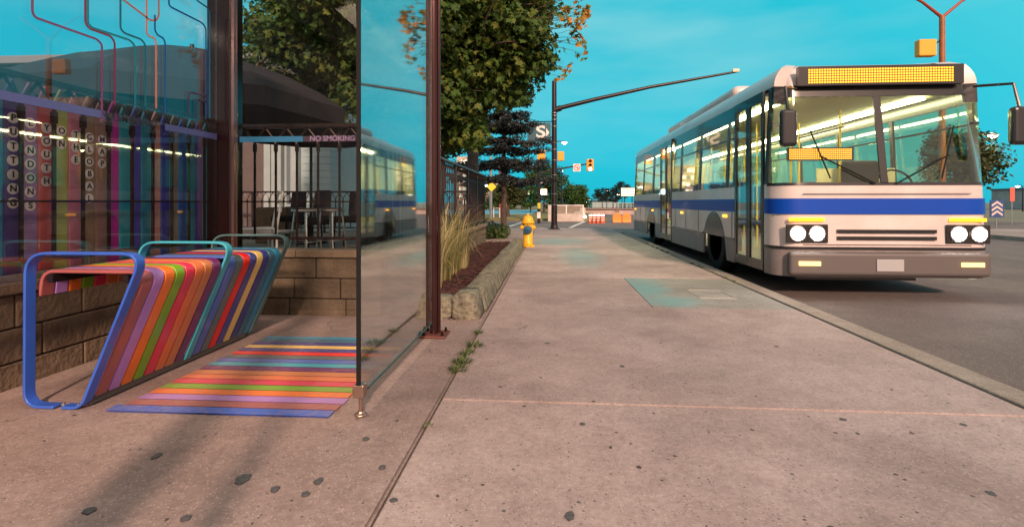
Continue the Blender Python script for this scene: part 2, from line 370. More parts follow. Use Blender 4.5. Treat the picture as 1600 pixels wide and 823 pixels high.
# gum spots / stains
spots = [(380, 747, .036, 'largest smeared dark spot on the pavement, below the blue stripe'), (430, 763, .022, 'round dark spot right of the large smeared spot'), (477, 771, .018, 'small round dark spot between two larger ones'),
 (498, 751, .022, 'dark oval spot right of the small round one below the stripes'), (571, 685, .018, 'dark spot on the pad just right of the glass panel foot'), (597, 729, .019, 'lone dark spot near the long pavement joint'),
 (245, 711, .024, 'dark spot beneath the left part of the blue stripe'), (615, 781, .017, 'dark spot lying right on the long pavement joint'), (890, 806, .026, 'dark flat spot at the bottom middle edge of the view'),
 (1317, 655, .02, 'dark spot on the near slab, right of the middle'), (1505, 663, .017, 'dark spot on the near slab towards the road'), (972, 572, .022, 'dark spot on the second slab ahead of the joint'),
 (910, 662, .017, 'dark spot on the near slab just past the joint'), (782, 604, .014, 'small dark spot on the second slab near the joint'), (1340, 677, .012, 'tiny dark speck on the near slab below another spot'), (1548, 770, .02, 'dark spot at the lower right of the near slab'),
 (140, 797, .024, 'dark spot in the lower left corner of the pad'), (855, 536, .02, 'dark spot on the second slab ahead of the hydrant side'), (1213, 541, .02, 'dark spot on the second slab near the kerb'), (290, 808, .02, 'dark spot low on the pad left of centre')]
M_gum = mat('old_gum', (0.075, 0.075, 0.08), .8, noise_s=60, noise_a=.4)
for px, py, r, lab in spots:
    p = gnd(px, py); b = MB(); n = 18; r *= .78; r1 = random.uniform(.8, 1.2)
    pts = [(r * r1 * math.cos(a) * (1 + .45 * noise.noise(Vector((math.cos(a) * 1.6 + px, math.sin(a) * 1.6, 0)))), r / r1 * math.sin(a) * (1 + .45 * noise.noise(Vector((math.cos(a) * 1.6, math.sin(a) * 1.6 + py, 3))))) for a in [2 * math.pi * k / n for k in range(n)]]
    b.prism(pts, (p.x, p.y, -.006), (1, 0, 0), (0, 1, 0), (0, 0, .0075))
    tag(b.build('gum_spot', M_gum, loc=(p.x, p.y, 0)), lab, 'gum spot', 'old dark gum spots on the pavement')

b = MB(); rnd = random.Random(77)
for k in range(520):
    x = rnd.uniform(-2.6, 2.25); y = .9 + 9 * rnd.random() ** 1.5; r = rnd.choice((.003, .004, .005, .007, .010)); n = 7; a0 = rnd.uniform(0, 6)
    if -2.2 < x < -1.0 and 2.2 < y < 3.8: continue
    if abs(x + .56) < .03 or y > 2.5 and x < -.9: continue
    b.add([(x + r * rnd.uniform(.5, 1.5) * math.cos(a0 + 6.283 * i / n), y + r * rnd.uniform(.5, 1.5) * math.sin(a0 + 6.283 * i / n), .0012 if x > -.55 else -.0025) for i in range(n)], [tuple(range(n))])
tag(b.build('ground_specks', mat('speck', (0.07, 0.06, 0.055), .9)), 'tiny dark specks of grit scattered over the pavement', 'grit', kind='stuff')

# ---------------------------------------------------------------- painted stripes and bench
cols = [('blue', (0.03, 0.10, 0.48)), ('mauve', (0.30, 0.085, 0.09)), ('lilac', (0.36, 0.18, 0.52)), ('orange', (0.70, 0.16, 0.02)), ('green', (0.16, 0.34, 0.015)), ('crimson', (0.60, 0.03, 0.085)),
        ('salmon', (0.62, 0.15, 0.05)), ('tan orange', (0.50, 0.17, 0.06)), ('purple', (0.13, 0.02, 0.12)), ('teal', (0.04, 0.33, 0.45)), ('cobalt', (0.07, 0.13, 0.46)), ('grey', (0.10, 0.13, 0.14)), ('bright red', (0.90, 0.012, 0.008)),
        ('navy', (0.045, 0.05, 0.26)), ('cream', (0.88, 0.50, 0.16)), ('indigo', (0.03, 0.03, 0.21)), ('slate blue', (0.03, 0.12, 0.2)), ('ocean blue', (0.01, 0.21, 0.38)), ('dark teal', (0.06, 0.13, 0.14))]
Y0B, PIT = 2.30, 0.0765
def paint(nm, c):
    c = tuple(min(.9, q * 1.25) for q in c)
    return mat('paint_' + nm.replace(' ', '_'), c, .34, noise_s=5, noise_a=.10, coat=.25)
def floorpaint(nm, c):
    nm = 'floor_' + nm.replace(' ', '_'); m = mat(nm, tuple(min(.9, x * 1.15 + .04) for x in c), .55)
    if m.get('done'): return m
    m['done'] = 1; t = m.node_tree; bs = t.nodes['Principled BSDF']; tc = N(t, 'ShaderNodeTexCoord')
    n = N(t, 'ShaderNodeTexNoise'); n.inputs['Scale'].default_value = 26; n.inputs['Detail'].default_value = 9; n.inputs['Roughness'].default_value = .75; t.links.new(tc.outputs['Object'], n.inputs[0])
    n2 = N(t, 'ShaderNodeTexNoise'); n2.inputs['Scale'].default_value = 2.5; t.links.new(tc.outputs['Object'], n2.inputs[0])
    s = mathn(t, 'ADD', n.outputs[0], mathn(t, 'MULTIPLY', n2.outputs[0], .5))
    r = ramp(t, [(.68, (0, 0, 0)), (.98, (1, 1, 1))]); t.links.new(s, r.inputs[0])
    cc = tuple(min(.9, x * 1.15 + .04) for x in c)
    t.links.new(mixc(t, mathn(t, 'MULTIPLY', r.outputs[0], .7), cc, (0.36, 0.27, 0.22)), bs.inputs['Base Color']); return m
for i, (nm, c) in enumerate(cols[:-1]):
    y = Y0B + i * PIT; x0 = -2.13 + (.03 if i else 0); x1 = -1.03
    if i == 9: x1 = -1.06
    yy0 = y + .002; yy1 = y + PIT - .004
    b = MB(); b.add([(x0, yy0, .004), (x1 + .004 * (i % 3), yy0 + .01, .004), (x1 + .004 * (i % 3), yy1 + .01, .004), (x0, yy1, .004)], [(0, 1, 2, 3)])
    b.add([(x0, yy0, -.003), (x1 + .004 * (i % 3), yy0 + .01, -.003), (x1 + .004 * (i % 3), yy1 + .01, -.003), (x0, yy1, -.003)], [(3, 2, 1, 0)])
    tag(b.build('painted_stripe', floorpaint(nm, c), loc=(-1.6, y, 0)), f'{nm} painted stripe on the pavement running out from the bench', 'painted stripe', 'painted stripes on the shelter floor')
bench = empty('bench', (-2.3, 3.0, 0), 'rainbow slatted metal bench with three armrest hoops inside the bus shelter', 'bench')
slatpath = rounded([(-2.55, .53), (-2.535, .655), (-1.985, .655), (-2.26, .035)], .085, 6)
loop_near = rounded([(-2.42, .007), (-2.55, .007), (-2.55, .752), (-1.925, .752), (-2.235, .007), (-2.40, .007)], .10, 7)
# foot ends turn inwards
loop_near = rounded([(-2.40, .007), (-2.555, .007), (-2.55, .752), (-1.945, .752), (-2.262, .007), (-2.36, .007)], .11, 7)
for i, (nm, c) in enumerate(cols):
    y = Y0B + i * PIT
    b = MB()
    if nm in ('blue', 'teal', 'dark teal'):
        b.ribbon(loop_near, .013, (0, y + .004, 0), (1, 0, 0), (0, 0, 1), (0, .054, 0))
        o = b.build('armrest_hoop', paint(nm, c), bench, smooth=True, bevel=.003); o['label'] = f'{nm} hoop armrest of the bench'
        for xx in (-2.37, -2.29): MB().lathe([(.012, 0), (.012, .006), (.007, .010)], (xx, y + .03, .013), 8).build('bolt', M_steel, o)
    else:
        b.ribbon(slatpath, .016, (0, y, 0), (1, 0, 0), (0, 0, 1), (0, .068, 0))
        o = b.build('slat', paint(nm, c), bench, smooth=True, bevel=.004); o['label'] = f'{nm} slat of the bench'
b = MB(); yE = Y0B + 18 * PIT
[MB().box(xq, xq + .03, Y0B + .07, yE, .60, .640).build('support_rail', M_blackp, bench) for xq in (-2.5, -2.1)]
b = MB(); b.obox((-2.262, (Y0B + yE) / 2, .03), (.012, 0, 0), (0, (yE - Y0B) / 2 - .05, 0), (0, 0, .02)); b.build('foot_rail', mat('rail_grey', (0.07, 0.06, 0.06), .5), bench)

# ---------------------------------------------------------------- bus shelter
ZT = 2.86
sh = empty('bus_shelter', (-1.8, 2.4, 0), 'glass bus shelter with dark posts and thin coloured route lines on its back pane', 'bus shelter')
XB = -2.72
def post(x, y, wx, wy, m=M_dark, z0=0.0, z1=ZT, bev=.012): return MB().box(x - wx, x + wx, y - wy, y + wy, z0, z1).build('post', m, sh, bevel=bev)
post(-2.705, 4.08, .105, .085)
MB().box(-2.594, -2.570, 3.99, 4.02, 0, ZT).box(-2.60, -2.566, 4.022, 4.03, 0, ZT).build('edge_trim', mat('trim_silver', (0.32, 0.2, 0.19), .25, .9), sh)
post(-2.71, .30, .06, .06); post(-1.13, .30, .10, .045); post(-.76, .30, .035, .035, M_brown)
# front far post: rounded tube pair on a base plate
pz = MB(); pz.tube([(-.878, 3.81, .012), (-.878, 3.81, ZT)], .030, 16).tube([(-.840, 3.82, .012), (-.840, 3.82, ZT)], .013, 10); pz.build('post', M_brown, sh, smooth=True)
MB().box(-.97, -.77, 3.71, 3.91, .0, .014).build('base_plate', mat('plate_red', (0.16, 0.06, 0.05), .5, .3), sh, bevel=.003)
for dx, dy in ((-.07, -.07), (.07, -.07), (.07, .07), (-.07, .07)): MB().lathe([(.013, 0), (.013, .012), (.008, .013), (.008, .03)], (-.87 + dx, 3.81 + dy, .014), 6).build('bolt', M_dark, sh)
# front windscreen pane
MB().box(-.896, -.884, 2.33, 3.775, .105, 2.75).build('windscreen_pane', M_panel, sh)
MB().box(-.899, -.881, 2.316, 2.329, .105, 2.75).build('pane_edge', M_black, sh)
MB().box(-.897, -.883, 2.33, 3.775, .093, .104).build('bottom_trim', mat('trim_teal', (0.02, 0.10, 0.10), .5, .0), sh)
k = MB(); k.box(-.915, -.865, 2.315, 2.37, .09, .15); k.tube([(-.89, 2.35, .012), (-.89, 2.35, .09)], .010, 10); k.lathe([(.03, 0), (.03, .008), (.016, .012), (.016, .02)], (-.89, 2.35, 0), 12); k.lathe([(.012, 0), (.012, .014)], (-.927, 2.345, .12), 10, 'X')
k.build('pane_clamp', mat('clamp_metal', (0.35, 0.24, 0.2), .35, .8), sh, bevel=.004)
# back pane
bp_ = MB().box(XB - .006, XB + .006, .37, 3.985, .635, 2.78).build('back_pane', M_back, sh)
for za in (.595, 2.782): MB().box(XB - .02, XB + .02, .37, 3.99, za, za + .038).build('pane_rail', M_steel, sh)
M_band = mat('band_blue', (0.08, 0.10, 0.30), .4); M_band2 = mat('band_dark', (0.10, 0.09, 0.20), .4)
MB().box(XB + .008, XB + .011, 1.2, 2.93, 1.508, 1.555).box(XB + .008, XB + .011, 3.42, 3.98, 1.508, 1.555).build('glass_band', M_band, bp_)
p1 = onX(162, 184, XB); p2 = onX(232, 196, XB)
text('band_lettering', 'NO SMOKING', .062, (XB + .010, (p1.y + p2.y) / 2, 1.530), EX, mat('letter_dark', (0.02, 0.02, 0.035), .5), bp_, sx=1.05)
lines = [((.16, .05, .16), [(48, -20), (48, 20), (53, 28), (150, 62), (157, 70), (157, 190)]), ((.16, .02, .08), [(131, -20), (131, 36), (137, 45), (171, 57), (177, 66), (177, 165)]),
 ((.01, .18, .26), [(135, -20), (135, 37), (142, 44), (201, 63), (209, 72), (209, 168)]), ((.01, .13, .2), [(186, -20), (186, 45), (192, 52), (219, 62), (225, 70), (225, 168)]),
 ((.55, .2, .16), [(227, -20), (227, 52), (231, 57), (240, 60), (242, 68), (242, 170)]), ((.01, .09, .36), [(240, 24), (240, 48), (244, 55), (253, 60), (256, 66), (256, 178)]),
 ((.01, .09, .36), [(262, -20), (262, 8), (266, 12), (314, 36), (320, 44), (320, 186)]), ((.01, .18, .36), [(296, -16), (304, 0), (322, 12), (326, 20), (326, 185)]),
 ((.05, .04, .12), [(293, 182), (293, 148), (296, 144), (322, 151)]), ((.05, .04, .12), [(305, 185), (305, 158), (308, 155), (322, 160)]), ((.4, .15, .12), [(180, -8), (234, 33), (242, 32), (246, 26), (246, -10)])]
for c, pl in lines:
    pts = [onX(px, py, XB) for px, py in pl]
    b = MB(); b.ribbon(rounded([(p.y, p.z) for p in pts], .05, 5), .0125, (XB + .008, 0, 0), (0, 1, 0), (0, 0, 1), (.003, 0, 0))
    b.build('route_line', mat('line_%d_%d_%d' % tuple(int(x * 99) for x in c), c, .4), bp_)
# end pane
YE = 4.06
ep = MB().box(-2.585, -.93, YE - .006, YE + .006, .12, 2.78).build('end_pane', M_glass, sh)
a0 = at(365, 218, YE); 
MB().box(-2.56, -2.02, YE - .011, YE - .008, 1.495, 1.540).build('glass_band', mat('band_blue2', (0.03, 0.20, 0.42), .4), ep)
MB().box(-2.018, -1.52, YE - .011, YE - .008, 1.495, 1.540).build('glass_band', mat('band_dk2', (0.05, 0.04, 0.07), .4), ep)
MB().box(-1.36, -1.0, YE - .011, YE - .008, 1.495, 1.540).build('glass_band', mat('band_dk2', (0.05, 0.04, 0.07), .4), ep)
text('band_lettering', 'NO SMOKING', .060, (-1.77, YE - .013, 1.517), EY, mat('letter_lt', (0.28, 0.22, 0.42), .5), ep, sx=1.0)
# roof
b = MB(); pr = [(-2.95 + i * .25, 2.93 + .16 * math.sin(math.pi * i / 9)) for i in range(10)]
b.ribbon(pr, .03, (0, .1, 0), (1, 0, 0), (0, 0, 1), (0, 4.08, 0)); b.build('roof', glass('roof_glass', (0.80, 0.74, 0.70), base=.05), sh, smooth=True)
MB().box(-2.75, -2.67, .2, 4.2, 2.865, 2.925).box(-.93, -.85, .2, 4.17, 2.865, 2.925).build('roof_beam', M_dark, sh)

lt = MB().box(-1.86, -1.80, 1.2, 3.6, 2.80, 2.83).build('ceiling_or_added_light', emis('added_tube_glow', (1, .8, .55), 2.5), sh)  # added glowing tube, out of view, goes with the fill lamp below
al = bpy.data.lights.new('added_fill_light', 'AREA'); al.shape = 'RECTANGLE'; al.size = .25; al.size_y = 2.4; al.energy = 11; al.color = (1, .74, .52)  # added warm fill to brighten the letter boards, bench and stripes
ao = bpy.data.objects.new('added_fill_light', al); C.objects.link(ao); ao.parent = sh; ao.location = Vector((-1.83, 2.4, 2.78)) - OFF[sh.name]; ao.rotation_euler = (0, R(-12), 0)

# ---------------------------------------------------------------- patio: walls, floor, fences
b = MB(); b.box(-22, -3.07, -4, 24.0, -.28, .28); b.box(-3.07, -1.72, 4.67, 11.75, -.28, .28)
struct(b, 'patio_floor', mat('patio_floor', (0.19, 0.15, 0.12), .85, noise_s=6))
def block_wall(name, p0, p1, thick, z0, z1, courses, label, blk=.42):
    p0 = Vector((*p0, 0)); p1 = Vector((*p1, 0)); d = (p1 - p0); L = d.length; d.normalize(); n = Vector((d.y, -d.x, 0))
    t = empty(name, ((p0.x + p1.x) / 2, (p0.y + p1.y) / 2, 0), label, 'low wall', 'low stone walls around the patio')
    b = MB(); h = (z1 - .07 - z0) / courses; rnd = random.Random(len(name) + int(L * 10))
    for c in range(courses):
        s = 0
        while s < L - 1e-3:
            l = min(blk * rnd.uniform(.8, 1.3) if not (s == 0 and c % 2) else blk * .5, L - s)
            if L - s - l < .12: l = L - s
            o = rnd.uniform(0, .012)
            b.obox(p0 + d * (s + l / 2) + Vector((0, 0, z0 + h * (c + .5))) + n * (o - .01), d * (l / 2 - .004), n * (thick / 2), (0, 0, h / 2 - .004)); s += l
    b.build('blockwork', M_stone, t, bevel=.008)
    b = MB(); s = 0
    while s < L - 1e-3:
        l = min(.6, L - s)
        if L - s - l < .2: l = L - s
        b.obox(p0 + d * (s + l / 2) + Vector((0, 0, z1 - .033)), d * (l / 2 - .003), n * (thick / 2 + .02), (0, 0, .033)); s += l
    b.build('coping', mat('coping', (0.24, 0.17, 0.12), .85, noise_s=7, noise_a=.3, bump=.4), t, bevel=.01)
    MB().obox((p0 + p1) / 2 + Vector((0, 0, (z0 + z1) / 2 - .04)), d * (L / 2 - .02), n * (thick / 2 - .03), (0, 0, (z1 - z0) / 2 - .05)).build('mortar', M_iron, t)
block_wall('stone_wall', (-2.97, -3), (-2.97, 4.42), .16, -.05, .57, 3, 'low dark block wall running behind the rainbow bench')
block_wall('stone_wall', (-2.88, 4.55), (-1.5, 4.55), .20, -.05, .57, 3, 'short low block wall closing the end of the shelter')
block_wall('stone_wall', (-1.6, 4.68), (-1.6, 11.9), .20, -.05, .50, 3, 'long low block wall beside the planting bed under the fence')

def fence(p0, p1, z0, z1, label, npost, pitch=.115, arch=True, rail_m=M_iron, capw=.03):
    p0 = Vector((*p0, 0)); p1 = Vector((*p1, 0)); d = (p1 - p0); L = d.length; d.normalize(); n = Vector((d.y, -d.x, 0)); Z = Vector((0, 0, 1))
    t = empty('iron_fence', ((p0.x + p1.x) / 2, (p0.y + p1.y) / 2, z0), label, 'fence', 'dark iron fences with arched tops round the patio')
    for k in range(npost):
        c = p0 + d * (L * k / (npost - 1)); MB().obox(c + Z * (z0 + z1) / 2, d * .022, n * .022, Z * (z1 - z0) / 2).build('fence_post', M_iron, t, bevel=.004)
    b = MB(); b.obox((p0 + p1) / 2 + Z * z1, d * (L / 2 + .02), n * capw, Z * .018); b.build('top_rail', M_ironlt if capw > .03 else M_iron, t, bevel=.006)
    b = MB(); b.obox((p0 + p1) / 2 + Z * (z0 + .09), d * (L / 2), n * .014, Z * .014); b.obox((p0 + p1) / 2 + Z * (z1 - .62 * (z1 - z0) ), d * (L / 2), n * .006, Z * .006); b.build('bottom_rail', M_iron, t)
    b = MB(); nb = int(L / pitch); za = z1 - .17
    for k in range(nb + 1):
        c = p0 + d * (L * k / nb); b.obox(c + Z * (z0 + .09 + za) / 2, d * .008, n * .008, Z * (za - z0 - .09) / 2)
        b.obox(c + Z * (za - .03), d * .013, n * .013, Z * .035)
    b.build('baluster_row', M_iron, t)
    if arch:
        b = MB(); w_ = L / nb
        for k in range(nb):
            c = p0 + d * (w_ * k)
            b.tube([c + Z * za, c + d * w_ * .12 + Z * (za + .06), c + d * w_ * .5 + Z * (z1 - .015)], .0085, 5, False)
            b.tube([c + d * w_ + Z * za, c + d * w_ * .88 + Z * (za + .06), c + d * w_ * .5 + Z * (z1 - .015)], .0085, 5, False)
        b.build('arch_row', M_iron, t)
    return t
XS = -2.985
c0 = onX(20, 250, XS).y; pit = (onX(159, 250, XS).y - c0) / 6
fy0 = c0 - .052 + pit * .5 - 2 * pit * 24; fy1 = c0 - .052 + pit * .5 + 2 * pit * int((4.40 - c0 - pit * .5) / (2 * pit))
fence((-2.93, fy0), (-2.93, fy1), .58, 1.70, 'dark iron arched fence behind the back pane of the shelter', 4, 2 * pit * .999)
fence((-2.93, 4.55), (-1.52, 4.55), .58, 1.70, 'dark iron arched fence across the end of the shelter in front of the chairs', 2, .18)
fence((-1.55, 4.62), (-1.55, 11.9), .50, 1.62, 'long dark iron fence with pale cap rail beside the ornamental grass', 7, .13, capw=.032)
fence((-8.0, 10.6), (-1.62, 10.6), .37, 1.22, 'low dark iron fence on the far side of the patio', 5, .16)

# ---------------------------------------------------------------- painted picket screen with letters
scr = empty('picket_screen', (XS, 3.2, .57), 'row of rainbow coloured boards with circled letters behind the back fence', 'art screen')
words = ['PUTTING', "LONDONS", 'YOUTH', 'ON', 'THE', 'GLOBAL', 'MAP']
wcol = [(0.10, 0.06, 0.26), (0.34, 0.20, 0.42), (0.62, 0.12, 0.12), (0.40, 0.46, 0.12), (0.66, 0.22, 0.30), (0.30, 0.20, 0.12), (0.40, 0.22, 0.18), (0.50, 0.02, 0.34), (0.02, 0.40, 0.50), (0.08, 0.08, 0.46),
        (0.03, 0.33, 0.48), (0.62, 0.30, 0.24), (0.06, 0.06, 0.50), (0.30, 0.28, 0.22), (0.02, 0.16, 0.62), (0.03, 0.35, 0.48), (0.08, 0.05, 0.4), (0.02, 0.3, 0.36), (0.5, 0.5, 0.5)]
pre = [(0.02, 0.30, 0.5), (0.7, 0.5, 0.05), (0.6, 0.05, 0.3), (0.1, 0.35, 0.1), (0.7, 0.25, 0.03), (0.05, 0.3, 0.5)]
M_let = mat('letter_black', (0.02, 0.018, 0.02), .5); M_disc = mat('letter_disc', (0.80, 0.74, 0.70), .5)
for k in range(-6, 19):
    y = c0 + pit * k; c = wcol[k] if k >= 0 else pre[k + 6]
    if y + pit > 4.46: continue
    ww = pit * .46
    b = MB(); b.prism([(-ww, .575), (ww, .575), (ww, 1.60), (0, 1.69), (-ww, 1.60)], (XS, y, 0), (0, 1, 0), (0, 0, 1), (-.018, 0, 0))
    bo = b.build('board', mat('board_%d' % (k + 10), tuple(min(.85, q * .9 + .005) for q in c), .45, noise_s=15, noise_a=.12), scr, bevel=.003)
    if k in (0, 1, 2, 3, 4, 5, 6, 9): pass
    if 0 <= k < 7:
        wd = words[k]
        z0 = {0: 1.47, 1: 1.455, 2: 1.44, 3: 1.435, 4: 1.425, 5: 1.42, 6: 1.415}[k]
        for i, ch in enumerate(wd):
            z = z0 - i * .079
            MB().lathe([(.031, 0), (.031, .002)], (XS + .0005, y, z), 20, 'X').build('letter_disc', M_disc, bo)
            text('letter', ch, .052, (XS + .0042, y, z), EX, M_let, bo)

# ---------------------------------------------------------------- garden bed
b = MB(); nx, ny = 14, 60
for j in range(ny + 1):
    for i in range(nx + 1):
        x = -1.50 + .80 * i / nx; y = 4.6 + 6.9 * j / ny; b.v.append(Vector((x, y, .095 + .03 * noise.noise(Vector((x * 4, y * 4, 0))) + .015 * noise.noise(Vector((x * 20, y * 20, 1))))))
for j in range(ny):
    for i in range(nx): q = j * (nx + 1) + i; b.f.append((q, q + 1, q + nx + 2, q + nx + 1))
struct(b, 'planting_bed', mat('mulch_bed', (0.03, 0.013, 0.012), .95, noise_s=60, noise_a=.6, bump=1, bump_s=80))
b = MB(); rnd = random.Random(3)
for k in range(5200):
    x = rnd.uniform(-1.48, -.76); y = 4.65 + 6.8 * rnd.random() ** 1.4; z = .105 + .03 * noise.noise(Vector((x * 4, y * 4, 0))) + rnd.uniform(0, .012)
    a = rnd.uniform(0, 6.28); l = rnd.uniform(.008, .026); wd = rnd.uniform(.003, .008); e = rnd.uniform(-.4, .4)
    u = Vector((math.cos(a), math.sin(a), e)) * l; v_ = Vector((-math.sin(a), math.cos(a), rnd.uniform(-.4, .4))) * wd
    b.obox((x, y, z), u, v_, (0, 0, .002))
tag(b.build('bark_mulch', mat('mulch_chip', (0.065, 0.024, 0.022), .9, noise_s=9, noise_a=.6)), 'dark red bark mulch chips covering the planting bed', 'mulch', kind='stuff')
def rough_block(name, x0, x1, y0, y1, z0, z1, label, cham=0.0, seed=0):
    bm = bmesh.new(); bmesh.ops.create_cube(bm, size=1)
    L = max(x1 - x0, y1 - y0)
    for v_ in bm.verts: v_.co = Vector(((x0 + x1) / 2 + v_.co.x * (x1 - x0), (y0 + y1) / 2 + v_.co.y * (y1 - y0), (z0 + z1) / 2 + v_.co.z * (z1 - z0)))
    for v_ in bm.verts:
        if cham and v_.co.x > (x0 + x1) / 2 and v_.co.z > (z0 + z1) / 2: v_.co.x -= cham
    bmesh.ops.subdivide_edges(bm, edges=[e for e in bm.edges if abs((e.verts[0].co - e.verts[1].co).y) > .5 or abs((e.verts[0].co - e.verts[1].co).x) > .5], cuts=max(1, int(L / .12)), use_grid_fill=True)
    bmesh.ops.subdivide_edges(bm, edges=bm.edges[:], cuts=3, use_grid_fill=True)
    ctr = Vector(((x0 + x1) / 2, 0, (z0 + z1) / 2))
    for v_ in bm.verts:
        c = Vector((ctr.x, v_.co.y, ctr.z)); dd_ = v_.co - c
        hx, hz = (x1 - x0) / 2, (z1 - z0) / 2
        k_ = (abs(dd_.x / hx) ** 5 + abs(dd_.z / hz) ** 5) ** .2
        if k_ > 1: v_.co = c + dd_ / (k_ ** .65)
        p = v_.co * 9 + Vector((seed, 0, 0)); v_.co += Vector((noise.noise(p), noise.noise(p + Vector((5, 5, 5))), noise.noise(p + Vector((9, 1, 3))))) * .011
        p = v_.co * 30 + Vector((seed, 0, 0)); v_.co += Vector((noise.noise(p), 0, noise.noise(p + Vector((9, 1, 3))))) * .006
    me = bpy.data.meshes.new(name); o3 = Vector(((x0 + x1) / 2, (y0 + y1) / 2, z0))
    for v_ in bm.verts: v_.co -= o3
    bm.to_mesh(me); bm.free(); me.materials.append(M_log)
    for p in me.polygons: p.use_smooth = True
    o = bpy.data.objects.new(name, me); o.location = o3; C.objects.link(o)
    return tag(o, label, 'edging stone', 'rough stones edging the planting bed')
rough_block('edging_stone', -1.42, -.85, 4.34, 4.56, -.03, .185, 'rough edging stone at the shelter end of the bed, behind the post', seed=1)
rough_block('edging_stone', -.845, -.60, 4.34, 4.72, -.03, .205, 'chipped corner edging stone nearest the camera', .06, seed=7)
yy = 4.74; labs = ['second edging stone along the sidewalk after the chipped corner', 'third edging stone along the sidewalk from the corner', 'middle edging stone of the long sidewalk row', 'edging stone third from the hydrant', 'edging stone second from the hydrant', 'last edging stone beside the yellow hydrant']
for i, L in enumerate((1.15, 1.25, 1.1, 1.2, 1.1, .95)):
    rough_block('edging_stone', -.83, -.585, yy, yy + L - .012, -.03, .185 + .012 * (i % 2), labs[i], .06, seed=20 + i * 5); yy += L
b = MB(); b.box(-1.5, -.58, 11.53, 11.75, -.02, .10); struct(b, 'bed_end_kerb', M_curb, bevel=.02)

def blades(n, base, spread, h, droop, wd, rnd, m0=0.0):
    b = MB()
    for k in range(n):
        a = rnd.uniform(0, 6.28); r0 = spread * math.sqrt(rnd.random()); p = Vector(base) + Vector((math.cos(a) * r0, math.sin(a) * r0, 0))
        a2 = a + rnd.uniform(-.7, .7); hh = h * rnd.uniform(.5, 1.05); dr = droop * rnd.uniform(.2, 1.2) * hh; sd = Vector((-math.sin(a2), math.cos(a2), 0)); sg = 7; vs = []
        w0 = wd * rnd.uniform(.6, 1.2); tint = rnd.random()
        bend = rnd.choice((0, 0, 0, 1)) * rnd.uniform(.3, .6)
        for i in range(sg + 1):
            t = i / sg; q = p + Vector((math.cos(a2), math.sin(a2), 0)) * dr * (t ** 2) + Vector((0, 0, hh * (t - (.28 + bend) * t ** 3)))
            ww = w0 * (1 - t) ** .6 + .0006; vs += [q - sd * ww, q + sd * ww]
        b.add(vs, [(2 * i, 2 * i + 1, 2 * i + 3, 2 * i + 2) for i in range(sg)], None); b.t += [tint] * sg
    return b
def leafmat(name, stops, trans=.25, rough=.55):
    m = bpy.data.materials.new(name); m.use_nodes = True; t = m.node_tree; bs = t.nodes['Principled BSDF']
    a = N(t, 'ShaderNodeAttribute', attribute_name='tint'); r = ramp(t, stops); t.links.new(a.outputs['Fac'], r.inputs[0]); t.links.new(r.outputs[0], bs.inputs['Base Color'])
    bs.inputs['Roughness'].default_value = rough; bs.inputs['Specular IOR Level'].default_value = .25
    tr = N(t, 'ShaderNodeBsdfTranslucent'); t.links.new(r.outputs[0], tr.inputs[0]); mx = N(t, 'ShaderNodeMixShader'); mx.inputs[0].default_value = trans
    t.links.new(bs.outputs[0], mx.inputs[1]); t.links.new(tr.outputs[0], mx.inputs[2]); t.links.new(mx.outputs[0], t.nodes['Material Output'].inputs[0]); MATS[name] = m; return m
M_straw = leafmat('straw', [(0, (0.13, 0.16, 0.05)), (.4, (0.30, 0.27, 0.11)), (1, (0.52, 0.44, 0.25))])
rnd = random.Random(11)
glab = ['tall tan ornamental grass clump nearest the shelter post', 'tan ornamental grass clump second from the shelter post', 'ornamental grass clump third from the shelter post', 'farthest ornamental grass clump arching over the mulch']
for i, (x, y, h, n) in enumerate(((-1.27, 5.2, 1.05, 130), (-1.27, 5.75, 1.25, 150), (-1.27, 6.35, 1.2, 140), (-1.27, 7.0, 1.1, 120))):
    o = blades(n, (x, y, .09), .15, h, .42, .0065, rnd).build('ornamental_grass', M_straw, loc=(x, y, .09)); tag(o, glab[i], 'ornamental grass', 'ornamental grasses in the mulch bed')
M_weed = leafmat('weed', [(0, (0.04, 0.08, 0.02)), (1, (0.12, 0.17, 0.05))])
wl = ['weed tuft at the stone end of the long joint', 'middle weed tuft of the long joint', 'bushiest weed tuft in the long joint', 'lowest of the bushy weed tufts in the long joint', 'tiny lone weed in the long joint near the camera', 'small weed sprig under the corner stone']
for i, (px, py, n, s) in enumerate(((742, 540, 90, .05), (730, 552, 70, .05), (722, 565, 110, .06), (716, 577, 90, .055), (668, 665, 22, .018), (748, 520, 40, .03))):
    p = gnd(px, py); o = blades(n, (p.x, p.y, -.01), s, .055 if i != 4 else .03, .9, .003, rnd).build('weed_tuft', M_weed, loc=(p.x, p.y, -.01)); tag(o, wl[i], 'weed', 'weeds in the long pavement joint')
b = MB(); kw = []
for k in range(26):
    y = rnd.uniform(6.6, 12.8); kw.append(y)
    q = blades(rnd.randint(10, 30), (2.305, y, -.01), .03, .05, .9, .003, rnd); b.add(q.v, q.f); b.t += q.t
tag(b.build('kerb_grass', M_weed), 'thin grass growing in the joint along the kerb', 'grass', kind='stuff')

